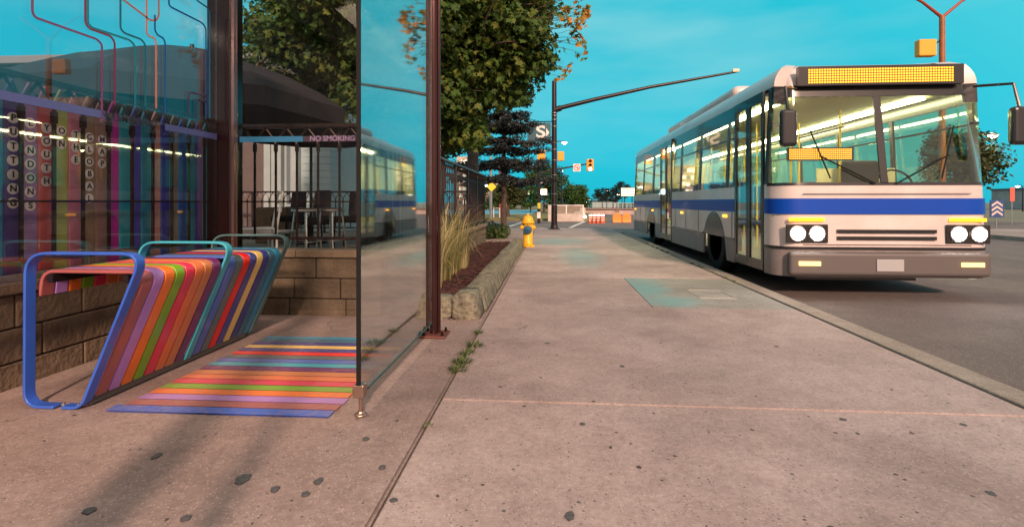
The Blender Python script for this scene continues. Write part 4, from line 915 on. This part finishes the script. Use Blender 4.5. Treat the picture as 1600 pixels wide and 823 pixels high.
# ---------------------------------------------------------------- background structures
# parapet across the street
d = 30.0; a = at(856, 345, d); c = at(912, 345, d)
pw = empty('concrete_parapet', ((a.x + c.x) / 2, a.y, -.1), 'concrete parapet with pale slatted guard at the street corner', 'parapet')
MB().box(a.x, c.x, a.y, a.y + .35, -.15, zat(334, d)).box(a.x + .0, a.x + .25, a.y + .05, a.y + .3, zat(334, d), zat(320, d)).build('parapet_base', mat('pale_concrete', (0.50, 0.44, 0.40), .85, noise_s=2), pw, bevel=.03)
b = MB(); n = 30
for k in range(n): x = a.x + .3 + (c.x - a.x - .4) * k / (n - 1); b.box(x - .018, x + .018, a.y + .14, a.y + .18, zat(333.9, d), zat(321.5, d))
b.build('slat_row', mat('guard_tan', (0.38, 0.31, 0.26), .7), pw)
MB().box(a.x + .26, c.x, a.y + .12, a.y + .22, zat(321.5, d), zat(320, d)).box((a.x + c.x) / 2, (a.x + c.x) / 2 + .06, a.y + .1, a.y + .13, zat(334, d), zat(321, d)).box(c.x - .06, c.x, a.y + .12, a.y + .2, zat(334, d), zat(321.4, d)).build('guard_rail', M_sign, pw)
# bridge
d = 48; a = at(913, 340, d); c = at(1300, 340, d); bz = -.25
brd = empty('bridge', (a.x + 6, d, bz), 'concrete road bridge with arched recesses and a metal railing', 'bridge')
MB().box(a.x, c.x, d, d + .8, bz, zat(326, d)).build('bridge_wall', mat('bridge_pink', (0.42, 0.33, 0.30), .85, noise_s=1.0), brd)
b = MB()
for k in range(9):
    x0 = a.x + .6 + k * 2.6; pts = [(0, 0)] + [(1.1 - 1.1 * math.cos(t), .18 * math.sin(t)) for t in [R(v_) for v_ in range(0, 181, 20)]] + [(2.2, 0)]
    b.box(x0 + 2.25, x0 + 2.55, d - .1, d - .003, bz, zat(327, d))
b.box(a.x, c.x, d - .16, d - .004, zat(327, d), zat(325, d)); b.build('pilaster', mat('bridge_dark', (0.22, 0.16, 0.15), .85), brd)
b = MB()
for k in range(60): x = a.x + (c.x - a.x) * k / 59; b.box(x - .03, x + .03, d + .3, d + .36, zat(325, d), zat(318, d))
b.box(a.x, c.x, d + .3, d + .36, zat(318, d), zat(317, d)); b.box(a.x, c.x, d + .31, d + .35, zat(322, d), zat(321.5, d)); b.build('railing', mat('rail_teal', (0.25, 0.42, 0.44), .5), brd)
MB().box(at(905, 340, 46).x, at(913.5, 340, 46).x, 45.2, 45.8, -.25, zat(324, 46)).build('end_block', mat('pale_concrete', (0.50, 0.44, 0.40)), brd, bevel=.05)
# barrels
M_or = mat('barrel_orange', (0.75, 0.10, 0.015), .45); M_refl = emis('barrel_lamp', (1, .85, .7), 3.0)
xs0 = at(921, 345, 28).x; xs1 = at(943, 345, 28).x; bar0 = None; D3 = 28
for k in range(8):
    x = xs0 + (xs1 - xs0) * k / 7
    if bar0 is None:
        bar0 = empty('traffic_barrel', (x, D3, -.13), 'orange traffic barrel with a lit top in the row across the road', 'traffic barrel', 'orange barrels in a row closing the road')
        MB().lathe([(.085, 0), (.085, .03), (.062, .035), (.058, .2), (.055, .36), (.045, .38)], (x, D3, -.13), 14).build('barrel_body', M_or, bar0, smooth=True)
        MB().lathe([(.0605, .12), (.0602, .17)], (x, D3, -.13), 14).lathe([(.0595, .24), (.059, .29)], (x, D3, -.13), 14).build('reflective_band', M_sign, bar0)
        MB().lathe([(.03, .38), (.04, .42), (.03, .46)], (x, D3, -.13), 10).build('warning_lamp', M_refl, bar0)
    else:
        o = copy_tree(bar0); o.location.x = x; o.location.y = D3 + (k % 2) * .3
a = at(956, 345, 29); c = at(984, 345, 29)
for k, (x0, x1, lab) in enumerate(((a.x, (a.x + c.x) / 2 - .02, 'left orange plastic barrier block on the far road'), ((a.x + c.x) / 2 + .02, c.x, 'right orange plastic barrier block on the far road'))):
    t = empty('road_barrier', ((x0 + x1) / 2, 29, -.13), lab, 'road barrier', 'orange plastic barriers')
    MB().prism([(-.14, 0), (.14, 0), (.12, .12), (.06, .2), (.05, .42), (-.05, .42), (-.06, .2), (-.12, .12)], (x0, 29, -.13), (0, 1, 0), (0, 0, 1), (x1 - x0, 0, 0)).build('barrier_body', mat('barrier_orange', (0.85, 0.25, 0.03), .5), t, bevel=.02)
    MB().box((x0 + x1) / 2 - .1, (x0 + x1) / 2 + .1, 28.98, 29.02, .29, .42).build('warning_plate', mat('barrier_orange2', (0.9, 0.3, 0.05), .4), t)
# barricade light
# billboard
d = 70; q = at(982, 300, d); bb_ = empty('billboard', (q.x, q.y, 0), 'bright cream lit billboard on posts beyond the bridge', 'billboard')
MB().box(q.x - 1.05, q.x + 1.05, q.y, q.y + .2, q.z - .62, q.z + .62).build('billboard_frame', M_blackp, bb_)
MB().box(q.x - .98, q.x + .98, q.y - .02, q.y - .003, q.z - .55, q.z + .55).build('display_panel', emis('billboard_lit', (1, .82, .5), .75), bb_)
MB().tube([(q.x - .5, q.y + .1, -.2), (q.x - .5, q.y + .1, q.z - .6)], .07, 8).tube([(q.x + .5, q.y + .1, -.2), (q.x + .5, q.y + .1, q.z - .6)], .07, 8).build('post', M_blackp, bb_)
# low hall
q0 = at(925, 316, 110); q1 = at(965, 316, 110); hl = empty('low_hall', ((q0.x + q1.x) / 2, 112, 0), 'low teal roofed hall beyond the bridge railing', 'building')
MB().box(q0.x, q1.x, 110, 118, -.3, 1.3).build('wall', mat('hall_wall', (0.3, 0.35, 0.36), .8), hl)
MB().prism([(0, 1.3), (6.2, 1.3), (5.4, 2.2), (1.4, 2.2)], (q0.x - .1, 109.5, 0), (.9, 0, 0), (0, 0, 1), (0, 9, 0)).build('roof', mat('hall_roof', (0.02, 0.20, 0.26), .6), hl)
# apartment tower seen between trunk and fence
q0 = at(712, 316, 60); q1 = at(734, 316, 60); ap = empty('apartment_tower', ((q0.x + q1.x) / 2, 62, 0), 'pale apartment tower with lit windows glimpsed between the trunks', 'building')
MB().box(q0.x, q1.x, 60, 66, -.2, 6.4).build('wall', mat('tower_wall', (0.45, 0.36, 0.28), .8, noise_s=1), ap)
for i in range(7):
    for j in range(3):
        x = q0.x + .3 + j * .5; z = .8 + i * .8
        fr = MB().box(x - .02, x + .37, 59.95, 59.997, z - .02, z + .42).build('window', M_sign, ap)
        MB().box(x, x + .35, 59.93, 59.947, z, z + .4).build('pane', emis('lit_pane', (1, .85, .6), 1.1) if (i * 3 + j) % 4 else mat('dark_pane', (0.05, 0.1, 0.12), .1), fr)
q0 = at(755, 316, 80); q1 = at(802, 316, 80); st = empty('store_building', ((q0.x + q1.x) / 2, 84, 0), 'low tan store with a bright white sign strip beyond the trees', 'building')
MB().box(q0.x, q1.x, 80, 90, -.2, 4.6).build('wall', mat('store_tan', (0.35, 0.25, 0.19), .8, noise_s=1), st)
MB().prism([(0, 0), (q1.x - q0.x, 0), (q1.x - q0.x - .8, .5), (.8, .5)], (q0.x, 79.9, 4.603), (1, 0, 0), (0, 0, 1), (0, 8, 0)).build('roof', mat('store_roof', (0.12, 0.1, 0.1), .8), st)
MB().box(at(775, 316, 80).x, at(796, 316, 80).x, 79.8, 79.99, 4.05, 4.45).build('sign_strip', emis('sign_strip', (.95, .9, .95), 1.3), st)
q = at(829, 300, 50); ls = empty('lit_sign', (q.x, q.y, 0), 'small lit yellow sign on a post beyond the lawn', 'sign')
MB().box(q.x - .28, q.x + .28, q.y, q.y + .1, zat(304, 50), zat(297, 50)).build('sign_face', emis('yellow_sign', (.9, .95, .5), 1.2), ls)
MB().tube([(q.x, q.y + .05, -.1), (q.x, q.y + .05, zat(304, 50))], .05, 8).build('post', M_blackp, ls)
# small white car near barrels
p = at(905, 345, 31)
wc = empty('parked_car', (p.x + .1, 33, -.13), 'tiny white car with lit headlights waiting by the barrels', 'car')
cxx = p.x + .1
MB().prism([(-.45, .08), (.45, .08), (.46, .3), (.36, .34), (.24, .5), (-.24, .5), (-.36, .34), (-.46, .3)], (cxx, 32.4, -.13), (1, 0, 0), (0, 0, 1), (0, 1.8, 0)).build('body', M_white, wc, bevel=.05)
MB().box(cxx - .23, cxx + .23, 32.39, 32.397, .21, .33).build('windscreen', M_black, wc)
for s in (-1, 1):
    MB().lathe([(.07, 0), (.06, -.03)], (cxx + s * .3, 32.39, .09), 12, 'Y').build('headlight', emis('headlamp_small', (1, .93, .85), 12), wc)
    for yy in (32.8, 33.8): MB().lathe([(.12, -.05), (.12, .05)], (cxx + s * .4, yy, -.01), 14, 'X').build('wheel', M_black, wc)

# ---------------------------------------------------------------- right side across the road
tree('street_tree', gat(1502, 30), 6.6, 2.2, 2.2, 6000, .26, M_dkleaf, 'dark ragged evergreen tree across the road behind the bus', seed=12, zc=3.6, clumps=60)
d = 15.5; q = at(1472, 25, d)
vp = empty('forked_pole', (q.x, q.y, 0), 'tall pole with a forked V top rising above the bus', 'pole')
MB().tube([(q.x, q.y, -.1), (q.x, q.y, q.z)], [.10, .075], 12).build('pole', mat('pole_amber', (0.30, 0.10, 0.03), .5, noise_s=4), vp, smooth=True)
for s in (-1, 1): MB().tube([(q.x, q.y, q.z - .05), (q.x + s * .55, q.y, q.z + .42), (q.x + s * 1.1, q.y, q.z + .75)], [.05, .04, .03], 8).build('fork_arm', mat('pole_red2', (0.28, 0.04, 0.02), .5), vp, smooth=True)
q2 = at(1446, 76, d); sb = signal('traffic_signal', (q2.x, q2.y, q2.z), .5, .5, 'squat amber signal box hung beside the forked pole above the bus', 1)
MB().tube([(q2.x + .25, q2.y, q2.z + .1), (q.x, q.y, q2.z + .3)], .02, 6).build('bracket', M_blackp, sb)
p = at(1558, 330, 22); cs = empty('chevron_sign', (p.x, p.y, 0), 'blue chevron marker board across the road', 'sign')
MB().box(p.x - .28, p.x + .28, p.y, p.y + .03, .35, 1.1).build('sign_plate', mat('chev_blue', (0.02, 0.06, 0.2), .5), cs)
for k in range(3): MB().prism([(-.22, 0), (0, .16), (.22, 0), (.22, .1), (0, .26), (-.22, .1)], (p.x, p.y - .006, .40 + k * .2), (1, 0, 0), (0, 0, 1), (0, .004, 0)).build('chevron_mark', mat('chev_grey', (0.6, 0.5, 0.48), .5), cs)
MB().tube([(p.x, p.y + .04, -.13), (p.x, p.y + .04, 1.1)], .025, 8).build('post', M_steel, cs)
p = at(1582, 305, 26); rs = empty('red_sign', (p.x, p.y, 0), 'narrow red board on a thin post across the road', 'sign')
MB().box(p.x - .11, p.x + .11, p.y, p.y + .03, 1.05, 1.75).build('sign_plate', mat('red_board', (0.65, 0.12, 0.08), .5), rs); MB().tube([(p.x, p.y + .04, -.13), (p.x, p.y + .04, 1.1)], .025, 8).build('post', M_steel, rs)
q0 = at(1560, 316, 95); fb = empty('far_building', (q0.x + 10, 95, 0), 'low pale building far across the road at right', 'building')
MB().box(q0.x, q0.x + 26, 95, 103, -.2, 3.2).build('wall', mat('farb', (0.36, 0.30, 0.30), .8, noise_s=.8), fb)
for k in range(8): MB().box(q0.x + 1 + k * 3, q0.x + 3 + k * 3, 94.93, 94.99, .8, 2.2).build('window', emis('farwin', (.9, .75, .6), .5), fb)
MB().box(q0.x - .2, q0.x + 26.2, 94.8, 103, 3.203, 3.5).build('roof', mat('store_roof', (0.12, 0.1, 0.1)), fb)

# ---------------------------------------------------------------- bus
BX0, BX1_, BY0, BY1, RC = 2.68, 5.15, 6.30, 17.0, .28
bus = empty('bus', ((BX0 + BX1_) / 2, (BY0 + BY1) / 2, -.13), 'white city bus with a blue stripe and lit headlights driving along the kerb', 'bus')
def perim(step=.08):
    pts = []
    def arc_(cx, cy, a0):
        for k in range(7):
            a = R(a0 + 90 * k / 6); pts.append((Vector((cx + RC * math.cos(a), cy + RC * math.sin(a), 0)), Vector((math.cos(a), math.sin(a), 0))))
    def seg(p, q, nrm):
        n = int((Vector(q) - Vector(p)).length / step)
        for k in range(1, n): pts.append((Vector((*p, 0)).lerp(Vector((*q, 0)), k / n), Vector((*nrm, 0))))
    seg((BX0, BY1 - RC), (BX0, BY0 + RC), (-1, 0)); arc_(BX0 + RC, BY0 + RC, 180)
    seg((BX0 + RC, BY0), (BX1_ - RC, BY0), (0, -1)); arc_(BX1_ - RC, BY0 + RC, 270)
    seg((BX1_, BY0 + RC), (BX1_, BY1 - RC), (1, 0)); arc_(BX1_ - RC, BY1 - RC, 0)
    seg((BX1_ - RC, BY1), (BX0 + RC, BY1), (0, 1)); arc_(BX0 + RC, BY1 - RC, 90)
    return pts
PERIM = perim()
def inset(z, n):
    lean = max(0, z - 1.15) * .045 + (max(0, z - 1.0) * .10 if n.y < -.3 else 0); return lean + max(0, z - 2.45) ** 2 * 2.2
def band(name, z0, z1, m, pred=lambda p, n: True, out=0.0, th=.03, zf=None, steps=1, parent=None, smooth=True):
    b = MB(); np_ = len(PERIM)
    inc = [bool(pred((PERIM[i][0] + PERIM[(i + 1) % np_][0]) / 2, (PERIM[i][1] + PERIM[(i + 1) % np_][1]) / 2)) for i in range(np_)]
    for i in range(np_):
        (p, n), (p2, n2) = PERIM[i], PERIM[(i + 1) % np_]; mid = (p + p2) / 2
        if not inc[i]: continue
        for s in range(steps):
            za, zb = z0 + (z1 - z0) * s / steps, z0 + (z1 - z0) * (s + 1) / steps
            def v_(p, n, z, o):
                if zf and s == 0 and z == za: z = max(z, zf(p))
                q = p + n * (out - inset(z, n) - o); return Vector((q.x, q.y, z))
            vs = [v_(p, n, za, 0), v_(p2, n2, za, 0), v_(p2, n2, zb, 0), v_(p, n, zb, 0), v_(p, n, za, th), v_(p2, n2, za, th), v_(p2, n2, zb, th), v_(p, n, zb, th)]
            fs = [(0, 1, 2, 3), (7, 6, 5, 4)]
            if s == 0: fs.append((0, 4, 5, 1))
            if s == steps - 1: fs.append((3, 2, 6, 7))
            if not inc[(i + 1) % np_]: fs.append((1, 5, 6, 2))
            if not inc[i - 1]: fs.append((0, 3, 7, 4))
            b.add(vs, fs)
    bm = bmesh.new(); me = bpy.data.meshes.new(name)
    off = OFF[bus.name]; me.from_pydata([tuple(v - off) for v in b.v], [], b.f); bm.from_mesh(me); bmesh.ops.remove_doubles(bm, verts=bm.verts, dist=.0005)
    seen = {}
    for f in bm.faces: seen.setdefault(frozenset(f.verts), []).append(f)
    bmesh.ops.delete(bm, geom=[f for fs in seen.values() if len(fs) > 1 for f in fs], context='FACES')
    bmesh.ops.recalc_face_normals(bm, faces=bm.faces); bm.to_mesh(me); bm.free(); me.materials.append(m)
    o = bpy.data.objects.new(name, me); C.objects.link(o); o.parent = parent or bus; OFF[o.name] = off
    for p in me.polygons: p.use_smooth = True
    try: me.set_sharp_from_angle(angle=R(35))
    except Exception: pass
    return o
M_bw = mat('bus_white', (0.60, 0.53, 0.52), .35, coat=.35, noise_s=2.2, noise_a=.14); M_bb = mat('bus_blue', (0.002, 0.055, 0.40), .4, coat=.1, spec=.2); M_bk = mat('bus_black', (0.015, 0.015, 0.017), .25, coat=.3)
M_skirt = mat('bus_skirt', (0.22, 0.19, 0.19), .45, noise_s=5, noise_a=.25)
WH = [(BY0 + 2.35), (BY1 - 3.1)]
def arch(p):
    if abs(p.x - BX0) > .05 and abs(p.x - BX1_) > .05: return -9
    for wy in WH:
        dy = abs(p.y - wy)
        if dy < .56: return -.13 + .48 + math.sqrt(max(0, .56 ** 2 - dy ** 2)) - .06
    return -9
FD = (BY0 + .38, BY0 + 1.42); RD = (BY0 + 5.3, BY0 + 6.5)
isdoor = lambda p, n: n.x < -.9 and (FD[0] < p.y < FD[1] or RD[0] < p.y < RD[1])
nd = lambda p, n: not isdoor(p, n)
band('lower_skirt', .12, .46, M_skirt, nd, zf=arch)
band('body_panel', .463, 1.22, M_bw, nd, zf=arch)
band('blue_stripe', .86, 1.045, M_bb, nd, out=.004, th=.006)
band('rub_rail', .44, .475, M_bk, nd, out=.006, th=.01, zf=arch)
band('upper_panel', 2.20, 2.42, M_bk, lambda p, n: nd(p, n) and n.y > -.5, steps=2)
band('cornice_panel', 2.423, 2.66, M_bw, steps=4)
# pillars
def pill(p, n):
    if n.x < -.9 or n.x > .9:
        q = (p.y - BY0 - .3) % 1.42; return (q < .10 and nd(p, n)) or (n.x < -.9 and any(abs(p.y - e) < .06 and not (FD[0] < p.y < FD[1] or RD[0] < p.y < RD[1]) for e in FD + RD))
    if n.y > .4: return True
    return False
flags = [pill((PERIM[i][0] + PERIM[(i + 1) % len(PERIM)][0]) / 2, (PERIM[i][1] + PERIM[(i + 1) % len(PERIM)][1]) / 2) for i in range(len(PERIM))]
run = []; keys = [((PERIM[i][0] + PERIM[(i + 1) % len(PERIM)][0]) / 2).copy() for i in range(len(PERIM))]
for i in range(len(PERIM) + 1):
    if i < len(PERIM) and flags[i]: run.append(i)
    elif run:
        ks = [keys[j] for j in run]; band('window_pillar', 1.223, 2.197, M_bk, lambda p, n: any((p - q).length < 1e-4 for q in ks), steps=4); run = []
band('sash_bar', 1.93, 1.955, M_bk, lambda p, n: abs(n.x) > .9 and nd(p, n), out=.002, th=.02)
M_bg = glass('bus_glass', (0.86, 0.90, 0.80), base=.03, ior=1.5)
band('side_window', 1.222, 2.198, M_bg, lambda p, n: abs(n.x) > .9 and nd(p, n), out=-.012, th=.006, steps=2)
ws = band('windshield', 1.223, 2.28, M_bg, lambda p, n: n.y < -.02, out=-.004, th=.006, steps=5)
band('windshield_trim', 1.20, 1.235, M_bk, lambda p, n: n.y < -.02, out=.004, th=.012)
xm = (BX0 + BX1_) / 2
band('windshield_divider', 1.22, 2.28, M_bk, lambda p, n: n.y < -.5 and abs(p.x - xm) < .05, out=.004, th=.02, steps=5)
# destination sign
dz0, dz1 = 2.283, 2.42
ds = band('destination_box', dz0, dz1 + .0, M_bk, lambda p, n: n.y < -.02, out=0, steps=2)
ledb = MB(); rnd = random.Random(4)
M_led = emis('led_amber', (1, .36, .03), 1.5)
def leds(x0, x1, y, z0, z1, px_, parent, slope=0):
    b = MB(); z = z0; r = px_ * .32; row = 0
    while z < z1:
        x = x0
        while x < x1:
            b.box(x - r, x + r, y + (z - z0) * slope - .003, y + (z - z0) * slope, z - r, z + r); x += px_
        z += px_
    b.build('led_matrix', M_led, parent)
yf = BY0 + inset(2.3, Vector((0, -1, 0))) - .012
shh = MB().box(BX0 + .3, BX1_ - .3, BY0 + .10, BY0 + .17, 2.40, 2.63).build('sign_housing', M_bk, bus); leds(BX0 + .42, BX1_ - .42, BY0 + .098, 2.435, 2.61, .030, shh)
# front route plate behind windshield
rp = MB().box(BX0 + .18, BX0 + .95, BY0 + .13, BY0 + .16, 1.50, 1.66).build('route_display', M_bk, bus); leds(BX0 + .21, BX0 + .93, BY0 + .128, 1.525, 1.65, .022, rp)
# roof
b = MB(); np_ = len(PERIM); cx_, cy_ = xm, (BY0 + BY1) / 2
for (ins, z) in ((0, 2.66), (.12, 2.72), (.4, 2.77), (.9, 2.79)):
    for p, n in PERIM:
        q = p + n * (-inset(2.66, n)); hx_ = (BX1_ - BX0) / 2; hy2 = (BY1 - BY0) / 2
        b.v.append(Vector((cx_ + (q.x - cx_) * (1 - ins / hx_), cy_ + (q.y - cy_) * (1 - ins / hy2), z)))
for j in range(3):
    for i in range(np_): q = j * np_; b.f.append((q + i, q + (i + 1) % np_, q + np_ + (i + 1) % np_, q + np_ + i))
b.f.append(tuple(3 * np_ + i for i in range(np_))); b.build('roof', M_bw, bus, smooth=True)
MB().box(BX0 + .4, BX1_ - .4, BY0 + 2.6, BY1 - 3.2, 2.76, 2.98).build('roof_fairing', M_bw, bus, bevel=.12, seg=4)
MB().box(BX0 + .7, BX1_ - .7, BY1 - 2.6, BY1 - 1.0, 2.76, 2.93).build('roof_unit', M_bw, bus, bevel=.06, seg=3)
# interior
M_in = mat('bus_interior', (0.66, 0.64, 0.42), .6)
MB().box(BX0 + .06, BX1_ - .06, BY0 + .12, BY1 - .1, .18, .24).build('floor', mat('bus_floor', (0.12, 0.12, 0.12), .6), bus)
MB().box(BX0 + .1, BX1_ - .1, BY0 + .35, BY1 - .1, 2.36, 2.40).build('ceiling', M_in, bus)
MB().box(BX0 + .06, BX1_ - .06, BY1 - .25, BY1 - .2, .24, 2.36).build('rear_bulkhead', M_in, bus)
for sx_ in (BX0 + .38, BX1_ - .38): MB().box(sx_ - .06, sx_ + .06, BY0 + .7, BY1 - .4, 2.325, 2.355).build('ceiling_or_added_light', emis('bus_tube', (1.0, .90, .55), 15.0), bus)
seat0 = None
for k in range(9):
    y = BY0 + 2.6 + k * .82
    for xs_ in (BX0 + .42, BX1_ - .42):
        if xs_ < xm and (RD[0] - .3 < y < RD[1] + .2): continue
        if seat0 is None:
            seat0 = MB().box(xs_ - .36, xs_ + .36, y - .2, y + .2, .62, .70).box(xs_ - .36, xs_ + .36, y + .16, y + .22, .70, 1.35).build('seat', mat('seat_blue', (0.03, 0.06, 0.2), .8), bus, bevel=.03); sx0, sy0 = xs_, y
        else:
            o = seat0.copy(); C.objects.link(o); o.parent = bus; o.location = (xs_ - sx0, y - sy0, 0)
for k in range(7):
    y = BY0 + 1.6 + k * 1.25
    for xs_ in (xm - .35, xm + .35): MB().tube([(xs_, y, .24), (xs_, y, 2.36)], .017, 8).build('grab_pole', mat('pole_yellow', (.8, .55, .05), .4), bus)
MB().tube([(xm - .35, BY0 + 1.5, 2.1), (xm - .35, BY1 - .6, 2.1)], .015, 8).tube([(xm + .35, BY0 + 1.5, 2.1), (xm + .35, BY1 - .6, 2.1)], .015, 8).build('handrail', M_steel, bus)
MB().box(BX0 + 1.3, BX1_ - .15, BY0 + .2, BY0 + .55, .9, 1.18).build('dashboard', M_bk, bus, bevel=.05)
b = MB(); b.box(BX1_ - .95, BX1_ - .45, BY0 + 1.0, BY0 + 1.4, .75, .88).box(BX1_ - .95, BX1_ - .45, BY0 + 1.38, BY0 + 1.5, .88, 1.6); b.build('driver_seat', M_black, bus, bevel=.05)
b = MB(); b.tube([(BX1_ - .7 + .22 * math.cos(a), BY0 + .68 + .06 * math.sin(a), 1.22 + .2 * math.sin(a)) for a in [k * .3142 for k in range(21)]], .014, 8, False).tube([(BX1_ - .7, BY0 + .68, 1.22), (BX1_ - .7, BY0 + .5, 1.1)], .02, 8); b.build('steering_wheel', M_black, bus)
MB().box(BX1_ - 1.2, BX1_ - .1, BY0 + 1.62, BY0 + 1.65, .24, 1.5).build('driver_partition', M_in, bus)
# doors
for y0, y1 in (FD, RD):
    for k in range(2):
        a0 = y0 + .02 + (y1 - y0 - .03) * k / 2; a1 = a0 + (y1 - y0 - .05) / 2
        dr = MB().box(BX0 + .0, BX0 + .03, a0, a0 + .06, .14, 2.40).box(BX0 + .0, BX0 + .03, a1 - .06, a1, .14, 2.40).box(BX0 + .0, BX0 + .03, a0 + .06, a1 - .06, .14, .26).box(BX0 + .0, BX0 + .03, a0 + .06, a1 - .06, 2.28, 2.40).build('door', M_bk, bus)
        MB().box(BX0 + .012, BX0 + .018, a0 + .06, a1 - .06, .26, 2.28).build('door_glass', M_bg, dr); MB().tube([(BX0 + .035, a1 - .1, .8), (BX0 + .035, a1 - .1, 1.5)], .01, 6).build('handle', M_steel, dr)
# wheels
for wy in WH:
    for s, xw in ((-1, BX0 + .16), (1, BX1_ - .16)):
        wh_ = MB().lathe([(.30, -.13), (.44, -.13), (.475, -.09), (.48, 0), (.475, .09), (.44, .13), (.30, .13)], (xw, wy, .35), 36, 'X').build('wheel', M_black, bus, smooth=True)
        MB().lathe([(.30, s * .13), (.28, s * .08), (.14, s * .07), (.13, s * .12), (.05, s * .13)], (xw, wy, .35), 24, 'X').build('rim', M_steel, wh_, smooth=True)
MB().box(BX0 + .5, BX1_ - .5, BY0 + .6, BY1 - .5, .0, .17).build('underframe', M_bk, bus)
for yq in [BY0 + 1.5 + .86 * k for k in range(11)]:
    if any(abs(yq - w_) < .62 for w_ in WH) or RD[0] - .05 < yq < RD[1] + .05: continue
    MB().box(BX0 - .006, BX0 - .001, yq - .004, yq + .004, .48, .855).build('panel_seam', M_bk, bus)
MB().box(xm - .15, xm + .15, BY0 - .082, BY0 - .072, .2, .34).build('licence_plate', mat('plate_grey', (0.35, 0.36, 0.38), .5), bus, bevel=.005)
for z in (.50, 1.10): MB().box(BX0 + .3, BX1_ - .3, BY0 - .006, BY0 - .001, z - .004, z + .004).build('panel_seam', M_bk, bus)
# front lamps, bumper, mirrors, wipers
MB().box(BX0 + .12, BX1_ - .12, BY0 - .07, BY0 + .02, .14, .42).build('bumper', mat('bumper', (0.10, 0.09, 0.09), .5), bus, bevel=.04, seg=3)
M_hl = emis('headlight_glow', (1.0, .95, .86), 30)
for s, xh in ((-1, BX0 + .34), (1, BX1_ - .34)):
    hs = MB().box(xh - .24, xh + .24, BY0 - .018, BY0 + .0, .52, .74).build('headlight', M_bk, bus, bevel=.015)
    for q in (-.11, .11): MB().lathe([(.092, -.018), (.096, -.026), (.084, -.028)], (xh + q, BY0 - .003, .63), 20, 'Y').build('reflector_ring', M_steel, hs, smooth=True)
    for q in (-.11, .11): MB().lathe([(.082, -.018), (.078, -.03), (.04, -.042), (.004, -.045)], (xh + q, BY0 - .003, .63), 20, 'Y').build('lens', M_hl, hs, smooth=True)
    MB().box(xh - .2, xh + .2, BY0 - .015, BY0 - .001, .775, .815).build('turn_signal', emis('amber_lamp', (1, .36, .02), 1.3), bus)
    MB().box(xh - .12, xh + .12, BY0 - .09, BY0 - .072, .26, .31).build('fog_lamp', emis('fog_lamp', (1, .6, .2), 1.2), bus)
    zm = 2.05; xo = xh + s * .33
    mr = MB().box(xo - .09, xo + .09, BY0 - .32, BY0 - .22, zm - .42, zm).build('mirror', M_bk, bus, bevel=.04, seg=3); MB().tube([(xh + s * .1, BY0 + .05, 2.35), (xo, BY0 - .2, 2.32), (xo, BY0 - .27, zm)], .018, 8).build('mirror_arm', M_bk, mr)
    MB().box(xo - .07, xo + .07, BY0 - .219, BY0 - .215, zm - .38, zm - .04).build('mirror_glass', mat('mirror', (.8, .8, .8), .05, 1), mr)
    wp = MB(); x0 = xm + s * .12; x1 = xm + s * .72
    f_ = lambda z: BY0 + inset(z, Vector((0, -1, 0))) - .03
    wp.tube([(x0, f_(1.22), 1.22), (x1, f_(1.55), 1.55)], .010, 6).tube([(x1 - s * .1, f_(1.28), 1.28), (x1 + s * .1, f_(1.95) , 1.90)], .009, 6); wp.build('wiper', M_black, bus)
for xq in (BX0 + .5, xm - .25, xm, xm + .25, BX1_ - .5): MB().box(xq - .05, xq + .05, BY0 + inset(2.55, Vector((0, -1, 0))) - .02, BY0 + inset(2.55, Vector((0, -1, 0))) + .05, 2.53, 2.56).build('marker_lamp', emis('marker', (1, .36, .03), 1.3), bus)
for yq in (BY0 + 1.8, BY0 + 4.4, BY0 + 7.4, BY1 - .6): MB().box(BX0 - .012, BX0 - .001, yq - .09, yq + .09, .77, .81).build('side_marker', emis('marker2', (1, .4, .04), 1.3), bus)
b = MB()
for k in range(2): b.box(xm - .55, xm + .55, BY0 - .02, BY0 - .001, .56 + k * .08, .60 + k * .08)
b.build('grille', M_bk, bus)
